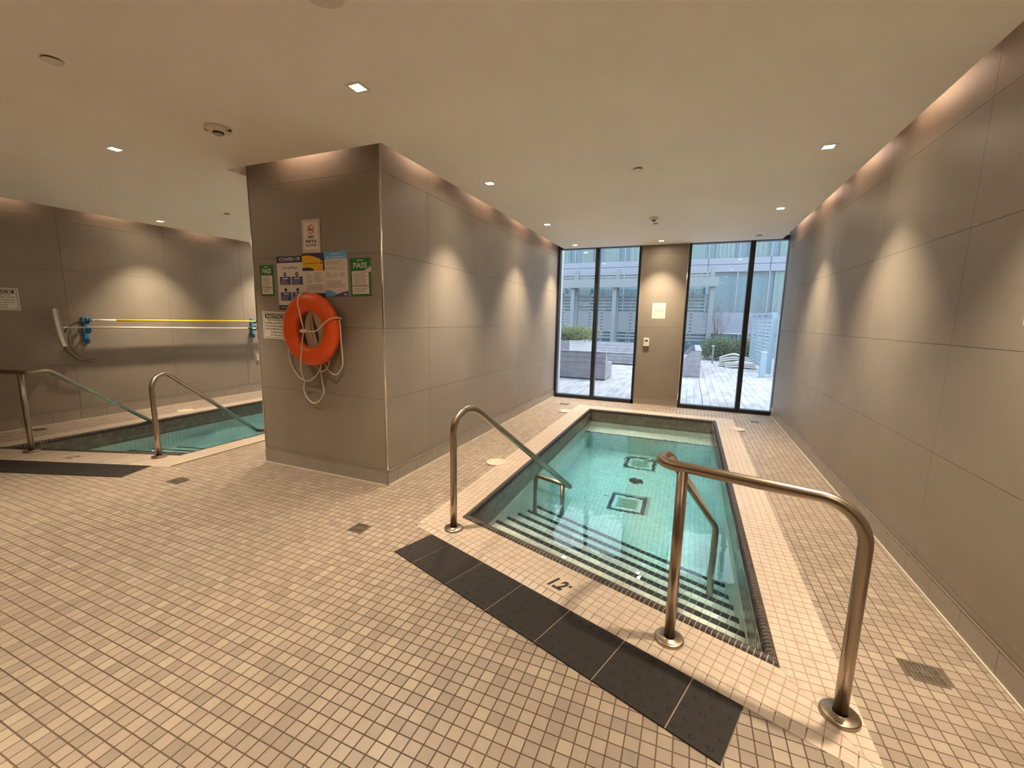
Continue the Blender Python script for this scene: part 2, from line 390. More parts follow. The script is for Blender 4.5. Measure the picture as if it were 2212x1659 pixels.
# ------------------------------------------------------------------ pool outline (right pool; the left one mirrors it)
TA = .345; CA = 1/math.sqrt(1+TA*TA); SA = TA*CA
def yi(x): return 2.324-TA*(x+.5)
def yo(x): return 2.041-TA*(x+.62)
MX = -6.35
xi0, xi1, xo0, xo1, yb_, ybo = -1.485, .475, -1.735, .725, 7.10, 7.35
OUTER = [(xo0, yo(xo0)), (xo1, yo(xo1)), (xo1, ybo), (xo0, ybo)]
INNER = [(xi0, yi(xi0)), (xi1, yi(xi1)), (xi1, yb_), (xi0, yb_)]
def mir(p): return (MX-p[0], p[1])
OUTERL = ccw([mir(p) for p in OUTER]); INNERL = ccw([mir(p) for p in INNER])
def inside(p, poly, e=0):
    for i in range(len(poly)):
        (ax, ay), (bx, by) = poly[i], poly[(i+1) % len(poly)]; L = math.hypot(bx-ax, by-ay)
        if ((bx-ax)*(p[1]-ay)-(by-ay)*(p[0]-ax))/L < e: return False
    return True
# tactile mat strip in front of each pool
MU = (CA, -SA); MN = (-SA, -CA)
m0 = (-1.555, yo(-1.555)-.002); m1 = (.309, yo(.309)-.002)
MATR = ccw([m0, m1, (m1[0]+MN[0]*.306, m1[1]+MN[1]*.306), (m0[0]+MN[0]*.306, m0[1]+MN[1]*.306)])
MATL = ccw([mir(p) for p in MATR])
DRAINS = [(1.063, 2.225), (-2.076, 2.227), (-4.177, 2.253), (-1.99, 7.33), (1.03, 7.35), (-7.55, 2.56)]

# ------------------------------------------------------------------ floor
floor = empty('floor', (0, 0, 0), kind='structure')
gb = MB(); x0, x1, y0, y1 = XLL-.02, XR+.02, YB-.02, YF+.12
Q = []
def quad(a, b, c, d): gb.add([(*p, -.002) for p in (a, b, c, d)], [(0, 1, 2, 3)])
def ring(outer, inner):
    for i in range(4): quad(outer[i], outer[(i+1) % 4], inner[(i+1) % 4], inner[i])
xm = MX/2
IN2 = [(xi0-.1, yi(xi0-.1)-.12), (xi1+.1, yi(xi1+.1)-.12), (xi1+.1, yb_+.1), (xi0-.1, yb_+.1)]
IN2L = ccw([mir(p) for p in IN2])
def ordered(p): # from lower-left ccw
    i = min(range(4), key=lambda k: p[k][0]*.01+0) ; return p
ring([(xm, y0), (x1, y0), (x1, y1), (xm, y1)], IN2)
l = [mir(p) for p in [(xm, y0), (x1+.05, y0), (x1+.05, y1), (xm, y1)]]; li = [mir(p) for p in IN2]
for i in range(4): quad(l[(i+1) % 4], l[i], li[i], li[(i+1) % 4])
gb.build('grout_bed', 'grout', floor)
PILLAR = [(XP, YP), (XL, YP), (XL, YF+.3), (XP, YF+.3)]
pcs = []
MF = .0545
for p, w in grid([(XLL, YB), (XR, YB), (XR, YF+.02), (XLL, YF+.02)], MF, MF, .0034):
    cx = sum(a for a, b in p)/len(p); cy = sum(b for a, b in p)/len(p); c = (cx, cy)
    if inside(c, OUTER, .05) or inside(c, OUTERL, .05) or inside(c, MATR, .04) or inside(c, MATL, .04) or inside(c, PILLAR, .04): continue
    if any(abs(cx-dx) < .063 and abs(cy-dy) < .063 for dx, dy in DRAINS): continue
    pcs.append((p, w))
lay(pcs, (0, 0, 0), X_, Y_, Z_, -.003, 0, .0009, floor, 'tile', 'floor_tile', 300, 9, 'tiles')

# ------------------------------------------------------------------ walls of large tiles on a backing
def wall(name, O, U, N, L, H0, H1, joints, rows, flip=None):
    w = MB(); O = Vector(O); U = Vector(U); N = Vector(N)
    w.plate(O, U, Z_, N, [(0, 0), (L, 0), (L, H1), (0, H1)], -.012, -.0075)
    b = w.build(name, 'wall_joint', None, O); b['kind'] = 'structure'
    us = [0]+[j for j in joints if .02 < j < L-.02]+[L]; zs = [H0]+[r for r in rows if H0+.03 < r < H1]+[H1]
    P = []
    for i in range(len(us)-1):
        for k in range(len(zs)-1):
            P.append(([(us[i]+.0009, zs[k]+.0009), (us[i+1]-.0009, zs[k]+.0009), (us[i+1]-.0009, zs[k+1]-.0009), (us[i]+.0009, zs[k+1]-.0009)], True))
    lay(P, O, U, Z_, N, -.0078, 0, .0005, b, 'panel', 'wall', 300, 0)
    return b
ROWS = [.17, .785, 1.40, 2.025, 2.665]
jr = [1.343, 0]
wall('wall_right', (XR, YF, 0), nY, nX, YF-YB, .0, ZT, [YF-y for y in (6.80, 5.57, 4.34, 3.12, 1.90, .68, -.54)], ROWS)
wall('wall_left', (XLL, YB, 0), Y_, X_, YF-YB, 0, ZT, [y-YB for y in (-.6, .62, 1.84, 3.07, 4.30, 5.53, 6.76)], ROWS)
wall('wall_center', (XL, YP, 0), Y_, X_, YF-YP, 0, ZT, [y-YP for y in (3.625, 4.885, 6.03, 7.10)], ROWS)
wall('wall_center_front', (XP, YP, 0), X_, nY, XL-XP, 0, ZT, [], ROWS)
wall('wall_center_left', (XP, YF, 0), nY, nX, YF-YP, 0, ZT, [.9, 2.1, 3.3, 4.4], ROWS)
wall('wall_back', (-.872, YF, 0), X_, nY, .762, 0, ZT, [], [1.40, 2.665])
wall('wall_back_left', (MX+.11, YF, 0), X_, nY, .762, 0, ZT, [], [1.40, 2.665])
b = MB(); b.box((XLL-.2, YB-.2, -.1), (XR+.2, YB, ZT)); b.build('wall_front', 'plaster')['kind'] = 'structure'
# solid cores so that the walls have real thickness
b = MB(); b.box((XR+.013, YB-.2, -1.6), (XR+.30, YF+.30, ZT+.2)); b.build('wall_right_core', 'plaster')['kind'] = 'structure'
b = MB(); b.box((XLL-.30, YB-.2, -1.6), (XLL-.013, YF+.30, ZT+.2)); b.build('wall_left_core', 'plaster')['kind'] = 'structure'
b = MB(); b.box((XP+.013, YP+.013, -.1), (XL-.013, YF+.25, ZT)); b.build('wall_center_core', 'plaster')['kind'] = 'structure'
b = MB(); b.box((-.86, YF+.013, -.1), (-.122, YF+.20, ZT)); b.box((MX+.122, YF+.013, -.1), (MX+.86, YF+.20, ZT)); b.build('wall_back_core', 'extwhite')['kind'] = 'structure'
# reveal of the outside wall at the left end of the window, and the wall above
b = MB(); b.box((XL-.45, YF+.26, -.1), (-2.455, YF+.60, ZT+.4)); b.build('wall_outside', 'extwhite')['kind'] = 'structure'
# ceiling slab with the cove gap, and the soffit above it
c = MB(); z0, z1 = ZC, ZC+.09
c.box((XLL+G, YB, z0), (XR-G, YP-G, z1)); c.box((XL+G, YP-G, z0), (XR-G, YF-.005, z1)); c.box((XLL+G, YP-G, z0), (XP-G, YF-.005, z1))
c.build('ceiling', 'ceiling')['kind'] = 'structure'
c = MB(); c.box((XLL-.3, YB-.2, ZT), (XR+.3, YF+.35, ZT+.25)); c.build('ceiling_soffit', 'ceiling')['kind'] = 'structure'

def baseboard(name, O, U, N, L, first=.3):
    t = .011; O = Vector(O); U = Vector(U); N = Vector(N)
    w = MB(); w.plate(O, U, Z_, N, [(0, -.002), (L, -.002), (L, .010), (0, .010)], 0, t+.006, .004)
    o = w.build(name, 'caulk', None, O); o['kind'] = 'structure'
    u = 0; P = []; nx = first
    while u < L-.01:
        e = min(u+nx, L); nx = .285*2 if first > .5 else .285
        P.append(([(u+.001, .009), (e-.001, .009), (e-.001, .134), (u+.001, .134)], True)); u = e
    lay(P, O, U, Z_, N, 0, t, .0006, o, 'base_tile', 'base', 300, 0)
    w = MB(); w.plate(O, U, Z_, N, [(0, .134), (L, .134), (L, .1405), (0, .1405)], 0, t+.002, .0004); w.build('edge_strip', 'chrome', o)
baseboard('baseboard_right', (XR, YF, 0), nY, nX, YF-YB, .24)
baseboard('baseboard_left', (XLL, YB, 0), Y_, X_, YF-YB, .29)
baseboard('baseboard_center', (XL, YP, 0), Y_, X_, YF-YP, .13)
baseboard('baseboard_front', (XP, YP, 0), X_, nY, XL-XP, .57)
baseboard('baseboard_back', (-.872, YF, 0), X_, nY, .762, .5)
def trim(n, x, y, z0, z1, r=.007, m='chrome'):
    b = MB(); b.tube([(x, y, z0), (x, y, z1)], r, 12); b.build(n, m, None, (x, y, z0))['kind'] = 'structure'
trim('trim_1', XL-.002, YP+.002, .137, ZT-.01, .0085)
trim('trim_2', XP+.001, YP+.001, .137, ZT-.01, .005)
trim('trim_3', -.110, YF, .137, ZT-.01, .007)
trim('trim_4', -.872, YF, .137, ZT-.01, .004, 'base')

# ------------------------------------------------------------------ windows
def window(n, xa, xb, mull):
    b = MB(); ya, yb2 = YF, YF+.12; w = .05
    b.box((xa, ya, 0), (xa+.045, yb2, ZT)); b.box((xb-(.008 if n == 'window_2' else .045), ya+(.06 if n == 'window_2' else 0), 0), (xb, yb2, ZT))
    b.box((xa+.045, ya, 0), (xb-.008, yb2, .062)); b.box((xa+.045, ya+.005, 2.80), (xb-.008, yb2, 2.872)); b.box((xa+.045, ya, ZT-.05), (xb-.045, yb2, ZT))
    o = b.build(n, 'frame', None, (xa, YF, 0)); o['kind'] = 'structure'
    b = MB(); b.box((mull-.036, ya, .062), (mull+.036, yb2, ZT-.05)); b.build('mullion', 'frame', o)
    for p, q in ((xa+.045, mull-.036), (mull+.036, xb-.008)):
        for z, z2 in ((.062, 2.80), (2.872, ZT-.05)):
            g_ = MB(); g_.add([(p, YF+.07, z), (q, YF+.07, z), (q, YF+.07, z2), (p, YF+.07, z2)], [(0, 1, 2, 3)]); g_.build('pane', 'glass', o, fix=False)
window('window_1', XL, -.872, -1.648)
window('window_2', -.110, XR, .838)
window('window_3', MX+.872, XP, MX+1.648)
window('window_4', XLL, MX+.110, MX-.838)

# ------------------------------------------------------------------ pools
def pool(mirror, where, label):
    s = -1 if mirror else 1
    def X(x): return MX-x if mirror else x
    def Tp(p): return (X(p[0]), p[1])
    def mirp(poly): return [(-a, b) for a, b in poly] if mirror else poly
    root = empty('pool', (X(-.5), yi(-.5), 0), label, 'pool')
    mx = 0 if mirror else 300
    U = Vector((CA*s, -SA, 0)); V = Vector((SA*s, CA, 0))       # along the front edge, into the pool
    # coping strips: frame, polygon
    O = (X(-.5), yi(-.5), 0)
    def tof(p): d = (p[0]+.5, p[1]-yi(-.5)); return (d[0]*CA-d[1]*SA, d[0]*SA+d[1]*CA)
    all_ = []
    def put(poly, O, U, V, N, mu, mv, gap, ou, ov, d0, d1, ch, name, m, minpx=9, stuff=None, mxx=None):
        lay(grid(poly, mu, mv, gap, ou, ov), O, U, V, N, d0, d1, ch, root, name, m, mx if mxx is None else mxx, minpx, stuff)
    K = .0505
    rim = MB()
    front = [(xo0, yo(xo0)), (xo1, yo(xo1)), (xi1, yi(xi1)), (xi0, yi(xi0))]
    ff = ccw([tof(p) for p in front])
    top = .010
    # the outermost row of the front strip slopes down to the floor
    cutv = -5*K
    fa = clip(ff, [(-9, cutv), (9, cutv), (9, 9), (-9, 9)]); fb = clip(ff, [(-9, -9), (9, -9), (9, cutv), (-9, cutv)])
    put(fa, O, U, V, Z_, K, K, .003, 0, 0, .003, top, .0008, 'coping_tile', 'cream')
    tilt = math.atan2(.0085, .055)
    Ob = Vector(O)+V*cutv+Vector((0, 0, top)); Vb = (V*math.cos(tilt)+Vector((0, 0, math.sin(tilt)))); Nb = U.cross(Vb) if not mirror else Vb.cross(U)
    put([(a, b-cutv) for a, b in fb], Ob, U, Vb, Nb, K, .056, .003, 0, 0, -.006, 0, .0008, 'coping_tile', 'cream')
    sides = [[(xo0, yo(xo0)), (xi0, yi(xi0)), (xi0, yb_), (xo0, ybo)], [(xi1, yi(xi1)), (xo1, yo(xo1)), (xo1, ybo), (xi1, yb_)],
             [(xi0, yb_), (xi1, yb_), (xo1, ybo), (xo0, ybo)]]
    org = [(xi0, yb_), (xi1, yb_), (xi0, yb_)]
    for pl, og in zip(sides, org):
        put(ccw([(a-og[0], b-og[1]) for a, b in pl]), (X(og[0]), og[1], 0), (s, 0, 0), Y_, Z_, .05, K, .003, 0, 0, .003, top, .0008, 'coping_tile', 'cream')
    b = MB()
    strips = [front]+sides
    for pl in strips:
        q = ccw([Tp(p) for p in pl]); zt = .0085 if pl is not front else .006
        if pl is front:
            fq = [(-a if 0 else a, b_) for a, b_ in fa]
            q = ccw([tuple((Vector(O)+U*a+V*b_).to_2d()) for a, b_ in fa]); zt = .0085
            q2 = ccw([tuple((Vector(O)+U*a+V*b_).to_2d()) for a, b_ in fb]); b.prism(q2, -.06, .0005)
        b.prism(q, -.06, zt)
    b.build('coping', 'cream_grout', root)
    # basin shell
    n = .070
    wx0, wx1, wy1 = xi0+.035, xi1-.05, yb_-.035
    def yf(x): return yi(x)+n/CA
    ZW, ZBOT = -.175, -1.375
    wallp = [(wx0, yf(wx0)), (wx1, yf(wx1)), (wx1, wy1), (wx0, wy1)]
    big = [(xi0-.24, yi(xi0)-.1), (xi1+.24, yi(xi1)-.16), (xi1+.24, yb_+.24), (xi0-.24, yb_+.24)]
    b = MB(); sh = .0016
    wp = [(wx0-sh, yf(wx0)-sh), (wx1+sh, yf(wx1)-sh), (wx1+sh, wy1+sh), (wx0-sh, wy1+sh)]
    for i in range(4):
        a, c = Tp(wp[i]), Tp(wp[(i+1) % 4]); a2, c2 = Tp(big[i]), Tp(big[(i+1) % 4])
        b.add([(*a, -.03), (*c, -.03), (*c, -1.4), (*a, -1.4), (*a2, -.03), (*c2, -.03)], [(0, 1, 2, 3), (0, 1, 5, 4)])
    b.add([(*Tp(p), ZBOT-.0016) for p in wp], [(0, 1, 2, 3)])
    b.build('basin', 'deep_grout', root, fix=False)
    # wall tiles: dark band then pale tiles
    def wl(p, q, Nn, off=0):
        P_, Q_ = Vector((*Tp(p), 0)), Vector((*Tp(q), 0)); L = (Q_-P_).length; Ud = (Q_-P_)/L
        lay(grid([(0, -.275), (L, -.275), (L, -.03), (0, -.03)], .0262, .1225, .0018, 0, -.275), P_, Ud, Z_, Nn, -.004, 0, .0005, root, 'band_tile', 'band', mx, 14, 'band_tiles')
        lay(grid([(0, ZBOT), (L, ZBOT), (L, -.275), (0, -.275)], .05, .05, .0025, 0, -.275), P_, Ud, Z_, Nn, -.004, 0, .0005, root, 'basin_tile', 'deep', 0, 99, 'basin_tiles')
    wl(wallp[0], wallp[3], (s, 0, 0)); wl(wallp[1], wallp[2], (-s, 0, 0)); wl(wallp[3], wallp[2], nY); wl(wallp[0], wallp[1], tuple(V))
    # floor tiles, leaving the fittings free
    fl = []
    FX = [(-.54, 5.02, .43), (-.525, 6.31, .42)]
    for p, w_ in grid(ccw(wallp), .05, .05, .0025, -.54, 5.02):
        c = (sum(a for a, _ in p)/len(p), sum(b_ for _, b_ in p)/len(p))
        if any(abs(c[0]-fx) < w2/2+.01 and abs(c[1]-fy) < w2/2+.01 for fx, fy, w2 in FX): continue
        if inside(c, [(wx0, yf(wx0)), (wx1, yf(wx1)), (wx1, yf(wx1)+1.5), (wx0, yf(wx0)+1.5)]): continue
        fl.append(([(a*s, b_) for a, b_ in p] if 0 else p, w_))
    lay(fl, (MX if mirror else 0, 0, ZBOT), (s, 0, 0), Y_, Z_, -.004, 0, .0006, root, 'basin_tile', 'deep', 0, 99, 'basin_tiles')
    # steps parallel to the front edge
    tk = [.305, .555, .795, 1.055, 1.325, 1.595]; zk = [-.19, -.365, -.545, -.735, -.945, -1.13]
    def band(t0, t1):
        def yt(x, t): return yi(x)+t/CA
        return [(wx0, yt(wx0, t0)), (wx1, yt(wx1, t0)), (wx1, yt(wx1, t1)), (wx0, yt(wx0, t1))]
    prev = n
    for k, (t1, z) in enumerate(zip(tk, zk)):
        st = MB(); st.prism(ccw([Tp(p) for p in band(prev-.002, t1-.002)]), ZBOT-.003, z-.0016); so = st.build('step', 'deep_grout', root)
        poly = [tof(p) for p in band(prev, t1)]
        w = .05
        lay(grid(ccw([tof(p) for p in band(prev, t1-w)]), .0505, .0505, .0025, 0, t1-w), (O[0], O[1], z), U, V, Z_, -.004, 0, .0006, so, 'tread_tile', 'deep', mx, 16, 'tread_tiles')
        lay(grid(ccw([tof(p) for p in band(t1-w, t1)]), .0505, w, .003, 0, t1-w), (O[0], O[1], z), U, V, Z_, -.004, .0005, .0006, so, 'stripe_tile', 'dark', mx, 9, 'stripe_tiles')
        prev = t1
    # bench at the far end
    bz, by = -.57, 6.665
    bb = MB(); bb.prism(ccw([Tp(p) for p in [(wx0, by+.0016), (wx1, by+.0016), (wx1, wy1), (wx0, wy1)]]), ZBOT-.003, bz-.0016); bo = bb.build('bench', 'deep_grout', root)
    L = wx1-wx0
    put([(0, .05), (L, .05), (L, wy1-by), (0, wy1-by)], (X(wx0), by, bz), (s, 0, 0), Y_, Z_, .05, .05, .0025, 0, .05, -.004, 0, .0006, 'bench_tile', 'deep', 99, 'bench_tiles', 0)
    put([(0, 0), (L, 0), (L, .05), (0, .05)], (X(wx0), by, bz), (s, 0, 0), Y_, Z_, .05, .05, .003, 0, 0, -.004, .0005, .0006, 'stripe_tile', 'dark', 9, 'stripe_tiles')
    put([(0, ZBOT), (L, ZBOT), (L, bz-.005), (0, bz-.005)], (X(wx0), by, 0), (s, 0, 0), Z_, nY, .05, .05, .0025, 0, 0, -.004, 0, .0006, 'bench_tile', 'deep', 99, 'bench_tiles', 0)
    # dark rounded nosing pieces
    prof = [(0, .0095), (.006, .0145), (.018, .0165), (.030, .0115), (.038, .001), (.042, -.018), (.042, -.034), (.0, -.034)]
    edges = [(INNER[0], INNER[1]), (INNER[1], INNER[2]), (INNER[2], INNER[3]), (INNER[3], INNER[0])]
    nb = MB(); gb_ = MB(); rest = MB(); singles = 0
    cand = []
    for ei, (p, q) in enumerate(edges):
        P_, Q_ = Vector(p), Vector(q); L = (Q_-P_).length; d = (Q_-P_)/L; inn = Vector((-d.y, d.x)); m_ = int(round(L/.0262)); step = L/m_
        sc_ = .84 if ei in (2, 3) else 1.12
        if ei == 0: sc_ = 1.62
        for k in range(m_):
            a0, a1 = k*step+.0020, (k+1)*step-.0020
            # mitre at the corners
            pr = []
            for w_, h in prof:
                w_ *= sc_
                pr.append((w_, h+.004 if ei == 0 and 0 < w_ < .06 else h))
            lo = 0; hi = 0
            cc = P_+d*((a0+a1)/2)+inn*.02; px_ = pix((X(cc.x), cc.y, 0)); dpx = 0
            if px_ and 0 < px_[0] < 2212 and 0 < px_[1] < 1659:
                e1 = pix((X(cc.x+d.x*step), cc.y+d.y*step, 0)); dpx = math.dist(px_, e1)
            cand.append((dpx, ei, a0, a1, P_, d, inn, pr, L))
    cand.sort(key=lambda c_: -c_[0])
    def nosing(mb, c_):
        _, ei, a0, a1, P_, d, inn, pr, L = c_
        vs = []
        for a in (a0, a1):
            for w_, h in pr:
                aa = min(max(a, w_*.9), L-w_*.9)
                if (a == a0 and aa > a1) : aa = a1
                p2 = P_+d*aa+inn*w_; vs.append((X(p2.x), p2.y, h))
        n_ = len(pr); mb.smooth = False
        mb.add(vs, [(i, (i+1) % n_, n_+(i+1) % n_, n_+i) for i in range(n_)]+[tuple(range(n_)), tuple(range(n_, 2*n_))])
    for i, c_ in enumerate(cand):
        if not mirror and i < 300 and c_[0] >= 6.5:
            b1 = MB(); nosing(b1, c_); b1.build('nosing_tile', 'dark', root)
        else: nosing(rest, c_)
    rest.build('nosing_tiles', 'dark', root)['kind'] = 'stuff'
    for ei, (p, q) in enumerate(edges):   # grout under the nosing
        P_, Q_ = Vector(p), Vector(q); d = (Q_-P_).normalized(); inn = Vector((-d.y, d.x)); sc_ = (1.62, 1.12, .84, .84)[ei]
        pr = [(w_*sc_-.0012 if w_ > .03 else w_*sc_, h-.0012+(.004 if ei == 0 and 0 < w_*sc_ < .06 else 0)) for w_, h in prof[:-1]]; vs = []
        for e in (P_, Q_):
            for w_, h in pr:
                sgn = 1 if e is P_ else -1; p2 = e+d*(w_*sgn*.9)+inn*w_; vs.append((X(p2.x), p2.y, h))
        n_ = len(pr); gb_.add(vs, [(i, i+1, n_+i+1, n_+i) for i in range(n_-1)])
    gb_.build('nosing_bed', 'dark_grout', root)
    # fittings in the pool floor and wall
    for fx, fy, w_ in FX:
        b = MB(); b.box((X(fx)-.10, fy-.10, ZBOT-.004), (X(fx)+.10, fy+.10, ZBOT+.006)); g_ = b.build('suction_grate', 'grate', root)
        b = MB()
        for k in range(9): b.box((X(fx)-.09, fy-.085+k*.02, ZBOT+.006), (X(fx)+.09, fy-.078+k*.02, ZBOT+.012))
        b.build('bars', 'grate', g_)
        P = []
        for i in range(-4, 5):
            for j in range(-4, 5):
                dd = max(abs(i), abs(j)); px0, py0 = i*.0475-.0235, j*.0475-.0235
                P.append(([(px0+.001, py0+.001), (px0+.0465, py0+.001), (px0+.0465, py0+.0465), (px0+.001, py0+.0465)], True, dd))
        lay([(p, w2) for p, w2, dd in P if dd == 4], (X(fx), fy, ZBOT), X_, Y_, Z_, -.004, .0005, .0005, root, 'border_tile', 'dark', 0, 99, 'border_tiles')
        lay([(p, w2) for p, w2, dd in P if dd in (3,)], (X(fx), fy, ZBOT), X_, Y_, Z_, -.004, 0, .0005, root, 'basin_tile', 'deep', 0, 99, 'basin_tiles')
    b = MB(); b.lathe((X(-.515), 5.68, ZBOT), [(0, .014), (.05, .013), (.085, .006), (.09, -.002)], 28); b.build('main_drain', 'black', root)
    b = MB(); b.box((X(wx0)-.004, 6.86, -.15), (X(wx0)+.004, 6.98, -.085)); b.build('wall_inlet', 'black', root)
    b = MB(); b.lathe((X(wx0), 4.15, -.62), [(0, .012*s), (.02, .010*s), (.03, 0)], 20, 'x'); b.build('jet', 'white', root)
    # depth marker on the coping
    c0 = Vector(O)+U*(-.075)+V*(-.135)+Vector((0, 0, top)); cu = tof((-.575, 2.168))
    OM = Vector(O)+U*cu[0]+V*cu[1]
    Ut = Vector((CA, -SA, 0)) if not mirror else Vector((CA, SA, 0)); Vt = Vector((SA, CA, 0)) if not mirror else Vector((-SA, CA, 0))
    b = MB(); b.plate(OM, Ut, Vt, Z_, [(-.076, -.076), (.076, -.076), (.076, .076), (-.076, .076)], .004, top+.0012, .001); pl = b.build('depth_marker', 'marker', root)
    b = MB()
    for tx, sz, ax, ay, bo in (('1.2', .122, -.071, -.044, .0058), ('M', .040, .044, .006, .0009)):
        vs, fs = text_data(tx, sz, bo, .25)
        b.add([OM+Ut*(ax+vx*.70)+Vt*(ay+vy)+Vector((0, 0, top+.0018)) for vx, vy in vs], fs)
    b.build('lettering', 'print_black', pl, fix=False)
    # water body
    e = .006; wq = [(wx0-e, yf(wx0)-e), (wx1+e, yf(wx1)-e), (wx1+e, wy1+e), (wx0-e, wy1+e)]
    b = MB(); b.prism(ccw([Tp(p) for p in wq]), ZBOT-.01, ZW)
    wobj = b.build('pool_water', 'water', None, (X(-.5), 5, ZW))
    tag(wobj, 'clear %s water filling the %s pool' % (('teal rippled', 'right') if not mirror else ('still green', 'left')), 'water', kind='stuff')
    return root
M['grate'] = mat('suction_grate', (.42, .48, .34), .5)
M['marker'] = mat('marker_tile', (.50, .41, .31), .4)
pool(False, 'right', 'tiled hot pool with a cream border and a slanted stepped front edge, before the windows')
pool(True, 'left', 'tiled pool with a cream border beside the wall that holds the long cleaning poles')

def mat_strip(mirror, label):
    s = -1 if mirror else 1
    def X(x): return MX-x if mirror else x
    O = Vector((X(m0[0]), m0[1], 0)); U = Vector((CA*s, -SA, 0)); V = Vector((-SA*s, -CA, 0))
    root = empty('tactile_strip', tuple(O), label, 'floor mat')
    L = math.dist(m0, m1); b = MB(); b.plate(O, U, V, Z_, [(0, 0), (L, 0), (L, .303), (0, .303)], -.002, .0045, .001); b.build('bedding', 'mat_grout', root)
    js = [0, .192, .505, .827, 1.150, 1.46, 1.775, L]
    for i in range(len(js)-1):
        a, c = js[i]+.0018, js[i+1]-.0018; w = c-a
        b = MB(); b.plate((0, 0, 0), (1, 0, 0), (0, s and 1, 0), Z_, [(0, 0), (w, 0), (w, .303), (0, .303)], .002, .007, .0012)
        k0 = 0
        nx = max(1, int(round(w/.062))); d0 = w/nx
        for ix in range(nx):
            for iy in range(5):
                cx, cy = (ix+.5)*d0+(.012 if iy % 2 else -.012), .030+iy*.0605
                cx = min(max(cx, .014), w-.014)
                b.lathe((cx, cy, .007), [(.0115, 0), (.0098, .0022), (.006, .0036), (.0005, .0040)], 10)
        me = b.mesh('tactile_tile'); me.materials.append(M['mat_tile'])
        o = bpy.data.objects.new('tactile_tile', me); COL.objects.link(o); o.parent = root
        Rm = Matrix((U, V, Vector((0, 0, 1)))).transposed().to_4x4()
        o.matrix_local = Matrix.Translation(U*a+V*.002) @ Rm
mat_strip(False, 'strip of black studded tactile tiles at the slanted front edge of the right pool')
mat_strip(True, 'strip of black studded tactile tiles at the front edge of the left pool')

# ------------------------------------------------------------------ floor drains and skimmer lids
DL = ['square floor drain near the right wall, in front of the pool corner', 'square floor drain between the pillar and the black tactile strip of the right pool',
      'square floor drain with yellow staining, before the left pool', 'small floor drain by the left end of the far windows', 'small floor drain by the right end of the far windows',
      'floor drain beside the far left wall, behind the left pool railing']
M['drain'] = mat('drain_metal', (.14, .115, .085), .5, .6, var=.3, scale=40)
M['drain_dark'] = mat('drain_void', (.015, .012, .01), .9)
for (x, y), lb in zip(DRAINS, DL):
    b = MB(); h = .0625; r = empty('floor_drain', (x, y, 0), lb, 'drain')
    for a in ((-h, -h, h, -h+.012), (-h, h-.012, h, h), (-h, -h+.012, -h+.012, h-.012), (h-.012, -h+.012, h, h-.012)): b.box((x+a[0], y+a[1], -.003), (x+a[2], y+a[3], .0015))
    b.build('rim', 'drain', r)
    b = MB(); b.box((x-h+.012, y-h+.012, -.006), (x+h-.012, y+h-.012, -.0035)); b.build('sump', 'drain_dark', r)
    b = MB()
    for k in range(7):
        u = x-.045+k*.015
        b.box((u-.0035, y-h+.012, -.003), (u+.0035, y+h-.012, .001))
    b.box((x-h+.012, y-.006, -.003), (x+h-.012, y+.006, .0014)); b.box((x-.02, y-.02, -.003), (x+.02, y+.02, .0017))
    b.build('grate', 'drain', r)
SK = [((-1.776, 3.916), 'round cream skimmer lid on the left border of the right pool, nearer one'), ((-1.80, 6.72), 'round cream skimmer lid on the left border near the far windows'),
      ((.725, 6.68), 'round cream skimmer lid on the right border of the right pool'), ((-7.09, 4.01), 'round cream skimmer lid on the far border of the left pool')]
M['lid'] = mat('skimmer_lid', (.52, .43, .33), .45)
for (x, y), lb in SK:
    r = empty('skimmer_lid', (x, y, .01), lb, 'skimmer lid')
    b = MB(); b.lathe((x, y, 0), [(.105, .004), (.105, .013), (.100, .015), (0, .015)], 40, smooth=False); b.build('lid', 'lid', r)
    for d in (-.06, .06):
        b = MB(); b.lathe((x+d, y+d*.3, .015), [(.006, 0), (.006, .0015), (0, .0015)], 12); b.build('screw', 'drain', r)
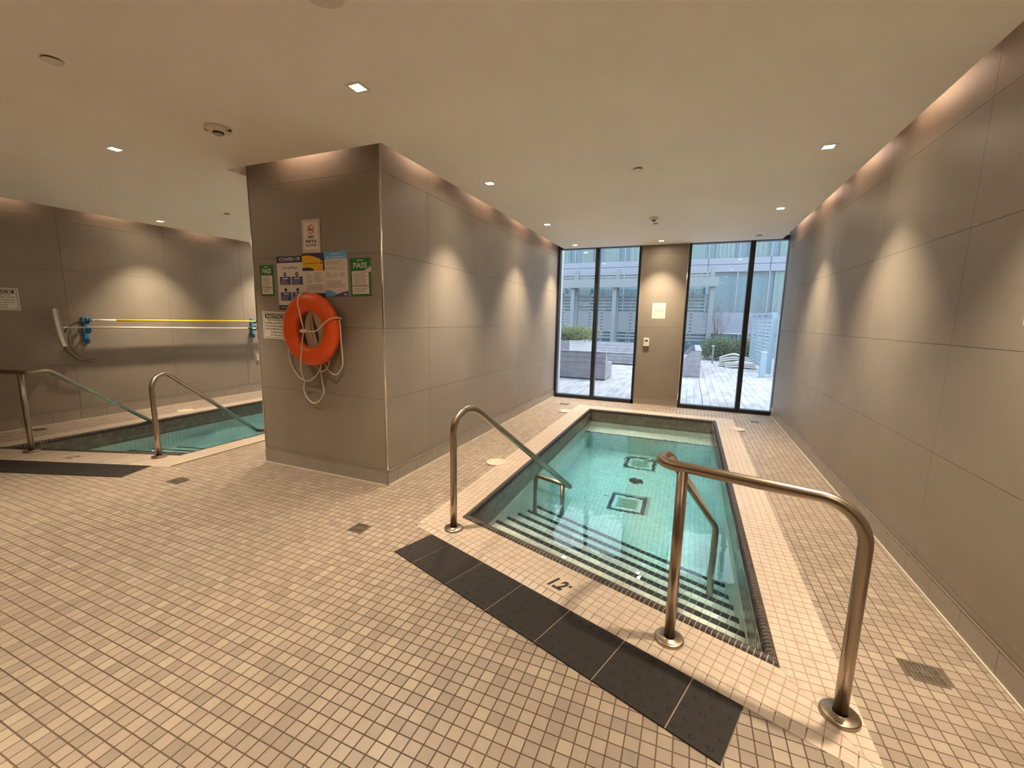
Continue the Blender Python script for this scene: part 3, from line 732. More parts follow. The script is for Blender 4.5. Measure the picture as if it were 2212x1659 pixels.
# ------------------------------------------------------------------ stainless handrails
RR = .0237
def flange(r, x, y, z):
    b = MB(); b.lathe((x, y, z), [(.066, 0), (.067, .009), (.065, .0135), (.060, .0155), (.027, .0165), (.0255, .019)], 40); b.build('flange', 'steel', r)
def arch_rail(px, py, dx, dy, ux, uy, legs, run, label, tz=.862):
    """one deck post, an arch, a slope into the pool, then a low cross bar on two legs"""
    n = math.hypot(dx, dy); d = Vector((dx/n, dy/n, 0)); u = Vector((ux, uy, 0)).normalized(); P = Vector((px, py, 0)); Zv = Vector((0, 0, 1))
    r = empty('handrail', (px, py, .01), label, 'handrail')
    path = [P+Zv*.012, P+Zv*.3, P+Zv*.62]
    # arch from vertical to the slope direction (downwards 39 degrees)
    sl = math.radians(39); R_ = .150; c = P+Zv*.715+d*R_
    path += arc(c, -d, Zv, R_, 0, 90+39, 16)
    e = P+d*run+Zv*(-.105)
    path += [path[-1]*.5+e*.5, e-(e-path[-1]).normalized()*.0]
    b = MB(); b.tube(path, RR, 18); b.build('rail', 'steel', r)
    flange(r, px, py, .010)
    # low bar and legs
    L1 = e+u*legs[0]; L2 = e+u*legs[1]; bar = [e, L1]; bar = [e+Vector((0, 0, 0)), e+u*(legs[1]*.5)]
    c = L2-u*.06*(1 if True else 0)+Zv*-.06
    sgn = u
    c = L2-u*.055-Zv*.055
    bar += arc(c, u, Zv, .055, 90, 0, 8); bar.append(L2+Zv*(-.5)); bar.append(Vector((L2.x, L2.y, legs[3])))
    b = MB(); b.tube(bar, RR*.92, 16); b.build('low_bar', 'steel', r)
    b = MB(); b.tube([L1+Zv*.0, Vector((L1.x, L1.y, legs[2]))], RR*.92, 16); b.build('leg', 'steel', r)
    b = MB(); b.lathe(e, [(0, -RR), (RR*.7, -RR*.7), (RR, 0), (RR*.7, RR*.7), (0, RR)], 16); b.build('end_ball', 'steel', r)
    return r
arch_rail(-1.453, 2.482, .33, .944, -1, .37, (.085, .43, -.735, -.945), 1.475, 'stainless arched handrail on the left of the right pool, one post on the border')
def gate_rail(p2, p3, S_, E_, zb, label, R_=.15, over=.085, off=None):
    """two deck posts under a level bar, a return bend, then a slope ending in a vertical leg in the water"""
    P2, P3, S_, E_ = Vector((*p2, 0)), Vector((*p3, 0)), Vector(S_), Vector(E_); Zv = Vector((0, 0, 1)); h = .862
    r = empty('handrail', (p3[0], p3[1], .01), label, 'handrail')
    u = (P3-P2).normalized()
    path = [P3+Zv*.012, P3+Zv*.3, P3+Zv*(h-R_-.06)]+arc(P3-u*R_+Zv*(h-R_), u, Zv, R_, 0, 90, 12)
    dh = Vector((S_.x, S_.y, 0)).normalized()
    path += [P2+u*.15+Zv*h, P2-u*.035+Zv*h]
    path += arc(P2-u*.035+dh*.082+Zv*h, -dh, -u, .082, 0, 90, 10)[1:]
    A2 = path[-1]+dh*.035; sl = math.radians(36)
    path += arc(A2-Zv*.15, Zv, dh, .15, 0, 36, 8)
    dirS = (E_-path[-1]).normalized(); path.append(path[-1]*.5+E_*.5)
    # lower bend
    a_ = E_-dirS*.07; b_ = E_-Zv*.07
    for k in range(0, 9):
        t = k/8; path.append(a_*(1-t)**2+E_*2*t*(1-t)+b_*t*t)
    path.append(Vector((E_.x, E_.y, zb)))
    b = MB(); b.tube(path, RR, 18); b.build('rail', 'steel', r)
    b = MB(); b.tube([P2+Zv*.012, P2+Zv*(h-.005)], RR, 18); b.build('post', 'steel', r)
    flange(r, p2[0], p2[1], .010); flange(r, p3[0], p3[1], .010)
    return r
gate_rail((.018, 1.972), (.644, 1.815), (.27, .963, 0), (.290, 3.36, -.02), -.945, 'stainless handrail with two deck posts at the right front corner of the right pool')
gate_rail((-6.372, 2.085), (-7.0, 1.90), (-.31, .95, 0), (-6.86, 3.50, -.06), -.945, 'stainless handrail with a level top bar at the far front corner of the left pool')
arch_rail(-5.005, 2.54, -.316, .949, 1, .37, (.085, .43, -.735, -.945), 1.52, 'stainless arched handrail on the near side of the left pool, close to the pillar')

# ------------------------------------------------------------------ life ring on the pillar
yw = YP
r = empty('life_ring', (-3.132, yw-.03, 1.375), 'orange life ring with white rope hung on the pillar below the posters', 'life ring')
b = MB(); cx, cz, cy = -3.132, 1.372, yw-.085; n1, n2 = 64, 20; vs = []; fs = []; b.smooth = True
for i in range(n1):
    a = 2*math.pi*i/n1
    for j in range(n2):
        q = 2*math.pi*j/n2; rr_ = .243+.081*math.cos(q); yy = .056*math.sin(q)
        vs.append((cx+rr_*math.cos(a), cy+yy, cz+rr_*math.sin(a)))
fs = [(i*n2+j, ((i+1) % n1)*n2+j, ((i+1) % n1)*n2+(j+1) % n2, i*n2+(j+1) % n2) for i in range(n1) for j in range(n2)]
b.add(vs, fs); b.build('ring', 'orange', r)
def rope(pts, rad=.0058, m='rope', nm='grab_rope', parent=None, k=6):
    b = MB(); b.tube(smoothpath(pts, k), rad, 8); return b.build(nm, m, parent or r)
yf_ = yw-.150; yh = yw-.02; ym = yw-.09
rope([(-3.165, yf_+.012, 1.368), (-3.175, yf_+.003, 1.45), (-3.19, yf_-.002, 1.54), (-3.203, yf_-.002, 1.60), (-3.196, yw-.142, 1.655), (-3.190, yw-.116, 1.693), (-3.187, yw-.085, 1.708), (-3.187, yw-.04, 1.700)])
rope([(-3.19, ym, 1.70), (-3.29, yh-.02, 1.684), (-3.357, yh-.02, 1.647), (-3.461, yh-.02, 1.532), (-3.532, yh-.02, 1.408), (-3.545, yh-.02, 1.314), (-3.527, yh-.02, 1.265), (-3.48, yh-.01, 1.262)])
rope([(-3.165, yf_+.01, 1.368), (-3.08, yf_+.02, 1.358), (-3.01, yf_+.01, 1.368), (-2.91, yf_-.004, 1.428), (-2.85, yf_+.006, 1.468), (-2.81, yf_+.05, 1.483), (-2.79, ym+.02, 1.475)])
rope([(-2.80, ym, 1.465), (-2.788, ym, 1.41), (-2.795, ym+.01, 1.29), (-2.815, ym+.04, 1.12), (-2.842, yh-.02, 1.035), (-2.92, yh-.01, .972), (-3.01, yh, .997), (-3.06, yh, 1.06)])
rope([(-3.165, yf_+.01, 1.368), (-3.185, yf_, 1.22), (-3.21, yf_+.004, 1.10), (-3.245, yf_+.03, 1.0), (-3.30, yh-.02, .88), (-3.335, yh, .80), (-3.295, yh, .722), (-3.218, yh, .682), (-3.13, yh, .725), (-3.085, yh, .80), (-3.10, yh, .90), (-3.11, yh, 1.02)])
rope([(-3.455, yh-.02, 1.255), (-3.505, yh, 1.17), (-3.485, yh, 1.05), (-3.39, yh, .92), (-3.276, yh, .890), (-3.165, yh-.02, .94), (-3.10, yh-.02, 1.01), (-3.075, yh-.03, 1.065)])
rope([(-3.17, yh, 1.055), (-3.12, yh, 1.0), (-3.07, yh, .998), (-3.02, yh, 1.045), (-2.997, yh, 1.10)])
b = MB(); b.obox((-3.155, yf_+.002, 1.362), X_, Z_, Y_, .022, .015, .012); b.tube([(-3.185, yf_, 1.362), (-3.13, yf_, 1.362)], .014, 10); b.build('knot', 'rope', r)
hk = empty('wall_hook', (-3.17, yw, 1.56), 'blue strap and hook on the pillar inside the life ring', 'hook')
b = MB(); b.obox((-3.17, yw-.035, 1.555), X_, Z_, Y_, .012, .02, .035); b.tube([(-3.17, yw-.01, 1.56), (-3.17, yw-.10, 1.553), (-3.17, yw-.11, 1.585)], .006, 8); b.build('strap', 'bluestrap', hk)
b = MB(); b.tube(smoothpath([(-3.17, yw-.05, 1.545), (-3.19, yw-.06, 1.535), (-3.205, yw-.06, 1.55)], 4), .004, 6); b.build('hook', 'grey', hk)
rc = empty('rope_coil', (-3.15, yw-.03, 1.2), 'coil of tan throw line hanging inside the life ring', 'rope')
for k in range(9):
    o_ = (k-4)*.011; tw = .010*((k*37) % 5-2)
    rope([(-3.165+o_*.3, yw-.05, 1.545), (-3.19+o_+tw*.4, yw-.045-.004*(k % 3), 1.42), (-3.175+o_*1.3, yw-.04, 1.26), (-3.125+o_*1.5, yw-.035, 1.165+.006*(k % 4)), (-3.06+o_, yw-.04, 1.20), (-3.03+o_*1.2, yw-.045, 1.33), (-3.07+o_, yw-.05, 1.45), (-3.155, yw-.05, 1.545)], .0055, 'rope2', 'loop', rc, 5)

# ------------------------------------------------------------------ printed sheets
def sheet(name, O, U, V, N, w, h, label, cat, base, items, group=None, tilt=0):
    O, U, V, N = Vector(O), Vector(U), Vector(V), Vector(N)
    if tilt:
        c_, s_ = math.cos(tilt), math.sin(tilt); U, V = U*c_+V*s_, V*c_-U*s_
    r = empty(name, tuple(O+U*w/2), label, cat, group)
    b = MB(); b.plate(O, U, V, N, [(0, 0), (w, 0), (w, h), (0, h)], 0, .0016, .0004); b.build('sheet', base, r)
    grp = {}
    for it in items:
        kind, part, m, layer = it[0], it[1], it[2], it[3]; d = .0018+.0005*layer
        mb = grp.setdefault((part, m), MB())
        if kind == 'r':
            x0, y0, x1, y1 = it[4:8]; mb.add([O+U*a*w+V*c*h+N*d for a, c in ((x0, y0), (x1, y0), (x1, y1), (x0, y1))], [(0, 1, 2, 3)])
        elif kind == 'p':
            mb.add([O+U*a*w+V*c*h+N*d for a, c in it[4]], [tuple(range(len(it[4])))])
        elif kind == 't':
            s, x, y, size, bold = it[4:9]; wid = it[9] if len(it) > 9 else None; vs, fs = text_data(s, size*h, bold*h, 0, 'CENTER')
            k = 1
            if wid: ww = max(v[0] for v in vs)-min(v[0] for v in vs); k = wid*w/ww
            mb.add([O+U*(x*w+a*k)+V*(y*h+c)+N*d for a, c in vs], fs)
        elif kind == 'o':   # ring or disc
            x, y, ro, ri = it[4:8]; vs = []; n = 28
            for i in range(n):
                a = 2*math.pi*i/n
                for q in (ro, ri): vs.append(O+U*(x*w+math.cos(a)*q*h)+V*(y*h+math.sin(a)*q*h)+N*d)
            mb.add(vs, [(2*i, 2*((i+1) % n), 2*((i+1) % n)+1, 2*i+1) for i in range(n)])
    for (part, m), mb in grp.items():
        o = mb.build(part, m, r, fix=False)
        if part in ('fine_print', 'panel_text', 'caption'): o['kind'] = 'stuff'
    return r
def lines(part, m, layer, x0, x1, y0, y1, n, ragged=.25, seed=1):
    rnd = random.Random(seed); o = []
    for i in range(n):
        y = y1-(i+.5)*(y1-y0)/n; hh = (y1-y0)/n*.22; e = x1-(x1-x0)*ragged*rnd.random()
        o.append(('r', part, m, layer, x0, y-hh, e, y+hh))
    return o
yS = YP-.001
def psheet(name, x0, z0, x1, z1, label, cat, base, items, tilt=0, dy=0):
    return sheet(name, (x0, yS-dy, z0), X_, Z_, nY, x1-x0, z1-z0, label, cat, base, items, None, tilt)
dog = [(.36, .60), (.44, .60), (.47, .66), (.58, .66), (.66, .70), (.64, .63), (.60, .60), (.61, .55), (.58, .55), (.56, .61), (.48, .59), (.47, .55), (.44, .55), (.42, .60)]
psheet('no_pets_sign', -3.274, 2.052, -3.060, 2.338, 'white sign with a red barred circle reading NO PETS ALLOWED, topmost on the pillar', 'sign', 'tape', [
    ('r', 'paper', 'paper', 0, .10, .10, .88, .90),
    ('o', 'prohibition_circle', 'red', 2, .50, .70, .135, .112),
    ('p', 'dog_shape', 'print_black', 1, [(.36, .69), (.40, .73), (.46, .71), (.56, .71), (.62, .74), (.60, .69), (.60, .64), (.575, .64), (.565, .68), (.45, .68), (.445, .64), (.42, .64), (.415, .69)]),
    ('p', 'prohibition_circle', 'red', 2, [(.38, .765), (.41, .785), (.62, .635), (.59, .615)]),
    ('t', 'lettering', 'print_black', 1, 'NO', .50, .435, .125, .004, .32), ('t', 'lettering', 'print_black', 1, 'PETS', .50, .295, .125, .004, .58),
    ('t', 'lettering', 'print_black', 1, 'ALLOWED', .50, .205, .075, .003, .60)], tilt=-.02, dy=.003)
b_ = [('r', 'header', 'navy', 0, 0, .88, 1, 1), ('t', 'lettering', 'paper', 1, 'COVID-19', .5, .915, .085, .002, .80),
      ('t', 'subtitle', 'print_black', 0, 'Core Four', .5, .765, .075, .0006, .60), ('r', 'footer', 'navy', 0, 0, 0, 1, .085), ('t', 'footer_text', 'lines', 1, 'mississauga.ca', .30, .03, .028, 0)]
for i, (x, nm) in enumerate(((.09, 'Stay apart'), (.55, 'Wear it'))):
    b_ += [('r', 'panel', 'indigo', 0, x, .47, x+.42, .62), ('t', 'panel_text', 'paper', 1, nm, x+.21, .575, .034, .0006), *lines('panel_text', 'lines', 1, x+.04, x+.38, .48, .56, 4, .4, i),
           ('o', 'icon', 'print_black', 1, x+.21, .665, .038, .016)]
for i, (x, nm) in enumerate(((.09, 'Clean'), (.55, 'Test it'))):
    b_ += [('r', 'panel', 'indigo', 0, x, .17, x+.42, .33), ('t', 'panel_text', 'paper', 1, nm, x+.21, .285, .034, .0006), *lines('panel_text', 'lines', 1, x+.04, x+.38, .18, .27, 4, .4, i+5),
           ('o', 'icon', 'print_black', 1, x+.21, .375, .034, .0)]
b_ = [q if not (q[0] == 't' and 'mississauga' in q[4]) else ('r', 'footer_text', 'lines', 1, .06, .035, .50, .055) for q in b_]
b_ = [q if not (q[0] == 't' and q[4] in ('Stay apart', 'Wear it', 'Clean', 'Test it')) else ('r', 'panel_text', 'paper', 1, q[5]-.11, q[6]-.0, q[5]+.11, q[6]+.022) for q in b_]
psheet('health_poster', -3.612, 1.548, -3.285, 2.032, 'white and navy poster headed COVID-19 Core Four on the pillar', 'poster', 'paper', b_, tilt=0)
circ = [(0, .86)]+[(x, .94-.30*((x-.30)/.95)**2) for x in [i/10 for i in range(0, 10)]]+[(.93, .80), (.93, .62), (0, .62)]
bl = [('r', 'banner', 'navy', 0, 0, .62, 1, 1), ('p', 'banner_shape', 'amber', 1, [(0, .955), (.25, .965), (.50, .94), (.75, .89), (.93, .82), (.93, .62), (0, .62)]),
      ('p', 'banner_patch', 'navy', 2, [(0, .62), (.54, .62), (.50, .66), (.38, .685), (.22, .695), (.08, .685), (0, .68)]),
      ('t', 'lettering', 'ink', 2, 'Important Notice', .45, .775, .038, .0008, .62), ('p', 'warning_triangle', 'ink', 2, [(.82, .775), (.92, .775), (.87, .825)]),
      *lines('fine_print', 'lines', 0, .18, .45, .34, .57, 9, .5, 2), *lines('fine_print', 'lines', 0, .52, .90, .36, .58, 11, .35, 3), *lines('fine_print', 'lines', 0, .15, .93, .18, .31, 6, .1, 4),
      ('r', 'footer', 'navy', 0, 0, 0, 1, .11)]
psheet('notice_poster', -3.287, 1.655, -3.022, 2.043, 'poster with an amber and dark banner between the COVID-19 poster and the blue one', 'poster', 'paper', bl, dy=.0025)
bb_ = [('r', 'header', 'sky', 0, 0, .83, 1, 1), ('t', 'lettering', 'pale', 1, 'COVID-19', .5, .925, .05, .001, .45), ('t', 'lettering', 'pale', 1, 'SELF-ASSESSMENT', .5, .85, .055, .001, .86),
       *lines('fine_print', 'lines', 0, .04, .96, .70, .80, 4, .5, 7), *lines('fine_print', 'lines', 0, .04, .97, .60, .67, 3, .6, 8), *lines('fine_print', 'lines', 0, .06, .34, .42, .54, 5, .4, 9),
       *lines('fine_print', 'lines', 0, .38, .60, .44, .53, 4, .4, 10), *lines('fine_print', 'lines', 0, .66, .96, .43, .53, 5, .4, 11), *lines('fine_print', 'lines', 0, .06, .94, .19, .36, 7, .4, 12),
       ('p', 'wave', 'sky', 0, [(0, 0), (.42, 0), (.50, .07), (.22, .13), (0, .15)]), ('p', 'wave', 'indigo', 1, [(.30, 0), (1, 0), (1, .12), (.80, .10), (.50, .045)]),
       ('t', 'logo_text', 'pale', 2, 'RPC', .88, .022, .055, .001)]
psheet('assessment_poster', -3.020, 1.668, -2.762, 2.052, 'white poster with a light blue header reading SELF-ASSESSMENT on the pillar', 'poster', 'paper', bb_, tilt=.008, dy=.001)
def passcard(x0, z0, x1, z1, label, sd, tilt=0):
    psheet('inspection_card', x0, z0, x1, z1, label, 'notice', 'green', [
        ('t', 'lettering', 'paper', 1, 'PASS', .5, .735, .20, .004, .66), ('r', 'caption', 'pale', 1, .34, .925, .66, .945),
        ('r', 'paper', 'paper', 0, .08, .06, .90, .66), *lines('fine_print', 'lines', 1, .16, .84, .32, .62, 7, .3, sd), ('r', 'shaded_line', 'lines', 1, .12, .25, .87, .30), *lines('fine_print', 'lines', 1, .14, .80, .10, .23, 3, .4, sd+1)], tilt)
passcard(-3.845, 1.675, -3.665, 1.962, 'green PASS inspection card left of the COVID-19 poster', 20)
passcard(-2.735, 1.668, -2.515, 1.988, 'green PASS inspection card at the right edge of the pillar', 30, .01)
for q in ((-2.52, 1.86, .05, .05), ):
    b = MB(); b.add([(q[0]-.10, yS-.004, q[1]), (q[0]+.01, yS-.004, q[1]+.01), (q[0]+.015, yS-.006, q[1]+.06), (q[0]-.05, yS-.004, q[1]+.03)], [(0, 1, 2, 3)])
    o = b.build('tape_strip', 'tape', None, (-2.55, yS, 1.86), fix=False); tag(o, 'crumpled clear tape over the corner of the right PASS card', 'tape')
NOT = ['EACH BATHER shall', 'SHOWER using WARM WATER', 'AND SOAP and thoroughly rinse', 'off all soap BEFORE entering or', 're-entering the deck', 'of this pool']
def notice(O, U, N, w, h, label, tilt=0):
    its = [('r', 'border', 'print_black', 0, .04, .05, .96, .95), ('r', 'border', 'paper', 1, .052, .066, .948, .934), ('r', 'header', 'print_black', 2, .10, .75, .90, .91),
           ('t', 'title', 'paper', 3, 'NOTICE', .5, .775, .155, .004, .70)]
    for i, s_ in enumerate(NOT): its.append(('t', 'lettering', 'print_black', 2, s_, .5, .665-.108*i, .080, .0012, .80 if i in (1, 2, 3) else (.62 if i == 0 else .45)))
    sheet('notice_sign', O, U, Z_, N, w, h, label, 'sign', 'paper', its, None, tilt)
notice((-3.853, yS, 1.268), X_, nY, .36, .262, 'white framed NOTICE sign partly behind the life ring', -.015)
notice((XLL+.001, 2.245, 1.493), Y_, X_, .385, .268, 'white framed NOTICE sign on the far left wall')
sheet('wall_notice', (XR-.001, 2.588, 1.515), nY, Z_, nX, .25, .30, 'white sign on the right wall at the right edge of the photo', 'sign', 'paper', [('t', 'lettering', 'print_black', 0, 'NOTICE', .5, .80, .10, .001, .7), *lines('fine_print', 'lines', 0, .1, .9, .1, .7, 7, .3, 40)])
sheet('plunge_sign', (-.640, YF-.001, 1.552), X_, Z_, nY, .222, .272, 'small white sheet reading HOT PLUNGE on the wall between the windows', 'sign', 'paper',
      [('t', 'lettering', 'ink', 0, 'HOT', .5, .62, .085, .001, .30), ('t', 'lettering', 'ink', 0, 'PLUNGE', .5, .455, .085, .001, .52)])
r = empty('thermostat', (-.70, YF, 1.13), 'white thermostat with a dark display below the HOT PLUNGE sheet', 'thermostat')
b = MB(); b.plate((-.752, YF, 1.062), X_, Z_, nY, [(0, 0), (.098, 0), (.098, .142), (0, .142)], 0, .024, .004); b.build('case', 'white', r)
b = MB(); b.plate((-.729, YF, 1.148), X_, Z_, nY, [(0, 0), (.052, 0), (.052, .026), (0, .026)], .022, .0252, .0005); b.build('display', 'screen', r)
r = empty('wall_switch', (XLL, 5.74, .67), 'small dark grey box on the far left wall below the pole brackets', 'wall box')
b = MB(); b.plate((XLL, 5.715, .605), Y_, Z_, X_, [(0, 0), (.05, 0), (.05, .125), (0, .125)], 0, .02, .004); b.build('case', 'grey', r)

# ------------------------------------------------------------------ cleaning gear on the far left wall
px_ = XLL+.13
r = empty('pool_brush', (px_, 2.92, 1.28), 'long pole with a wide white pool brush head, hung on the far left wall', 'pool brush')
b = MB(); b.tube([(px_, 2.935, 1.281), (px_, 2.985, 1.281)], .008, 10); b.tube([(px_, 2.985, 1.281), (px_, 5.50, 1.239)], .0145, 12); b.build('pole', 'alu', r)
b = MB(); b.tube([(px_, 5.50, 1.239), (px_, 5.58, 1.238)], .017, 12); b.build('grip', 'black', r)
b = MB(); b.tube([(px_, 5.58, 1.238), (px_, 5.74, 1.236)], .0145, 12); b.build('pole_end', 'white', r)
hd = smoothpath([(px_, 2.895, 1.525), (px_, 2.893, 1.45), (px_, 2.905, 1.28), (px_, 2.925, 1.12), (px_, 2.945, 1.035)], 5)
b = MB()
for i in range(len(hd)-1): b.obox((hd[i]+hd[i+1])/2+Vector((0, .017, 0)), (hd[i+1]-hd[i]).normalized(), X_, (hd[i+1]-hd[i]).normalized().cross(Vector(X_)), (hd[i+1]-hd[i]).length*.52, .030, .014)
M['headgrey'] = mat('brush_back', (.30, .33, .34), .35, .6)
b.build('head', 'headgrey', r)
b = MB()
for i in range(len(hd)-1): b.obox((hd[i]+hd[i+1])/2+Vector((0, -.014, 0)), (hd[i+1]-hd[i]).normalized(), X_, (hd[i+1]-hd[i]).normalized().cross(Vector(X_)), (hd[i+1]-hd[i]).length*.52, .034, .018)
b.build('bristles', 'white', r)
r = empty('shepherds_crook', (px_, 3.25, 1.375), 'yellow rescue pole with a dark curved hook end, above the brush pole', 'rescue pole')
b = MB(); b.tube([(px_, 3.25, 1.375), (px_, 3.275, 1.376)], [.004, .013], 12); b.tube([(px_, 3.275, 1.376), (px_, 3.52, 1.376)], .0145, 12); b.build('sleeve', 'white', r)
b = MB(); b.tube([(px_, 3.52, 1.376), (px_, 6.3, 1.366)], .0145, 12); b.build('pole', 'yellow', r)
hk_ = smoothpath([(px_, 3.27, 1.372), (px_-.01, 3.13, 1.356), (px_-.02, 3.035, 1.305), (px_-.03, 2.975, 1.23), (px_-.04, 2.948, 1.13), (px_-.04, 2.945, 1.03), (px_-.04, 3.0, .915), (px_-.04, 3.085, .842), (px_-.04, 3.21, .803)], 6)
b = MB(); b.tube(hk_, .0065, 8); b.tube([p+Vector((.005, .055-.0*i, .018)) for i, p in enumerate(hk_[18:])], .004, 8); b.build('hook', 'black', r)
for y, lb in ((3.215, 'blue pole bracket on the far left wall, near the brush head'), (5.665, 'blue pole bracket on the far left wall, next to the pillar')):
    r = empty('pole_bracket', (XLL, y, 1.25), lb, 'bracket')
    b = MB(); b.obox((XLL+.012, y, 1.245), Y_, Z_, X_, .022, .17, .012); b.build('back_plate', 'blue', r)
    for z in (1.375, 1.245):
        b = MB(); b.tube(smoothpath([(XLL+.02, y, z-.03), (px_-.03, y, z-.042), (px_+.005, y, z-.030), (px_+.03, y, z-.005), (px_+.03, y, z+.03)], 4), .011, 10); b.lathe((px_-.03, y-.0, z-.0), [(0, -.03), (.03, -.02), (.036, 0), (.03, .02), (0, .03)], 14, 'y'); b.build('hook', 'blue', r)
    b = MB(); b.lathe((XLL+.05, y, 1.09), [(0, -.04), (.022, -.03), (.03, 0), (.022, .03), (0, .04)], 14); b.build('knob', 'blue', r)

# ------------------------------------------------------------------ ceiling fittings
LL = ['nearest downlight, upper middle of the photo before the pillar', 'downlight nearest the left edge, before the left pool', 'downlight by the far left wall above the poles', 'second downlight along the left wall of the right pool',
      'third downlight along the left wall of the right pool', 'fourth downlight along the left wall, by the left window', 'downlight before the wall between the two windows', 'downlight by the right wall, the nearer one', 'downlight by the right wall, the farther one',
      'downlight of the left bay by the far left wall, midway, hidden by the pillar', 'downlight of the left bay in its far left corner by the windows', 'downlight of the left bay beside the pillar, nearest', 'downlight of the left bay beside the pillar, midway',
      'downlight of the left bay beside the pillar, by the windows', 'downlight of the left bay before the wall between its windows', 'downlight over the right handrail, just above the frame', 'downlight behind the photographer, in line with the pillar corner',
      'downlight behind the photographer by the right wall', 'downlight behind the photographer on the left side']
for i, (x, y) in enumerate(DOWN):
    r = empty('downlight', (x, y, ZC), LL[i], 'ceiling light', 'recessed square downlights')
    b = MB(); a, c = .050, .036
    for q in ((-a, -a, a, -c), (-a, c, a, a), (-a, -c, -c, c), (c, -c, a, c)): b.box((x+q[0], y+q[1], ZC-.003), (x+q[2], y+q[3], ZC+.001))
    b.build('trim_ring', 'white', r)
    b = MB(); b.box((x-c, y-c, ZC-.0015), (x+c, y+c, ZC+.001)); b.build('lens', 'lens', r)
def disc(x, y, rad, label, nm='sprinkler_cover', d=.012):
    r = empty(nm, (x, y, ZC), label, 'sprinkler')
    b = MB(); b.lathe((x, y, ZC), [(rad, -d+.003), (rad*.97, -d), (0, -d)], 32, smooth=False); b.lathe((x, y, ZC), [(rad, -d+.003), (rad*.98, -d+.004), (rad*.8, -d+.004)], 32); b.build('plate', 'white', r)
    b = MB(); b.lathe((x, y, ZC), [(rad*.75, 0), (rad*.75, -d+.004)], 24); b.build('collar', 'drain_dark', r)
disc(-.522, 4.051, .045, 'round white sprinkler cover on the ceiling above the right pool, nearer one')
disc(-.537, 6.29, .045, 'round white sprinkler cover behind the smoke detector near the windows')
disc(-3.216, 1.348, .045, 'round white sprinkler cover near the top left of the photo')
disc(-5.795, 4.011, .045, 'round white sprinkler cover on the ceiling of the left bay')
disc(.858, 7.586, .05, 'flat white ceiling plate above the right window')
disc(-1.48, 1.495, .085, 'round ceiling plate cut by the top edge of the photo', 'ceiling_plate', .02)
def detector(x, y, label, R_=.075, strobe=False):
    r = empty('smoke_detector', (x, y, ZC), label, 'smoke detector')
    b = MB(); b.lathe((x, y, ZC), [(R_, 0), (R_, -.014), (R_*.93, -.022), (R_*.55, -.028), (R_*.42, -.030)], 36); b.build('base', 'white', r)
    b = MB(); b.lathe((x, y, ZC), [(R_*.40, -.028), (R_*.38, -.046), (R_*.25, -.052), (0, -.052)], 28); b.build('sensor', 'grey', r)
    b = MB(); b.lathe((x, y, ZC), [(R_*.405, -.034), (R_*.41, -.040), (R_*.39, -.044)], 28); b.build('vent_ring', 'drain_dark', r)
    if strobe:
        M['alert'] = mat('alert_red', (.35, .10, .04), .6)
        b = MB(); b.obox((x-R_*.80, y-R_*.45, ZC-.018), (.45, -.8, 0), (.8, .45, 0), Z_, .020, .006, .006); b.build('marking', 'alert', r)
        b = MB(); b.obox((x+R_*.85, y+R_*.25, ZC-.018), (.3, .95, 0), (.95, -.3, 0), Z_, .020, .006, .006); b.build('marking', 'drain_dark', r)
detector(-3.215, 2.21, 'smoke detector with a small red marking before the pillar', .085, True)
detector(-.53, 5.93, 'small smoke detector on the ceiling above the right pool', .06)
M['fence'] = mat('fence_paint', (0.294, 0.392, 0.462), .45)
# ------------------------------------------------------------------ terrace outside
deck = empty('deck', (0, 8.1, -.03), kind='structure')
b = MB(); b.box((-16, YF+.12, -.30), (4.2, 21.5, -.032)); b.build('joists', 'soil', deck)
P = []
def boards(x0, x1, y0, y1, along, w=.140):
    rnd = random.Random(int(x0*10+y0)); o = []
    if along == 'y':
        n = int((x1-x0)/w)
        for i in range(n+1):
            a = x0+i*w; c = min(a+w, x1)
            if c-a > .03: o.append(([(a+.0025, y0), (c-.0025, y0), (c-.0025, y1), (a+.0025, y1)], True))
    else:
        n = int((y1-y0)/w)
        for i in range(n+1):
            a = y0+i*w; c = min(a+w, y1)
            if c-a > .03: o.append(([(x0, a+.0025), (x1, a+.0025), (x1, c-.0025), (x0, c-.0025)], True))
    return o
lay(boards(-5.98, .32, YF+.13, 10.70, 'y'), (0, 0, -.005), X_, Y_, Z_, -.027, 0, .002, deck, 'board', 'deck', 150, 0)
lay(boards(.325, 4.1, YF+.13, 21.4, 'y'), (0, 0, -.005), X_, Y_, Z_, -.027, 0, .002, deck, 'board', 'deck', 150, 0)
lay(boards(-6.0, .32, 10.705, 21.4, 'x'), (0, 0, -.005), X_, Y_, Z_, -.027, 0, .002, deck, 'board', 'deck', 150, 0)
lay(boards(-16, -6.005, YF+.13, 21.4, 'y'), (0, 0, -.005), X_, Y_, Z_, -.027, 0, .002, deck, 'board', 'deck', 150, 0)

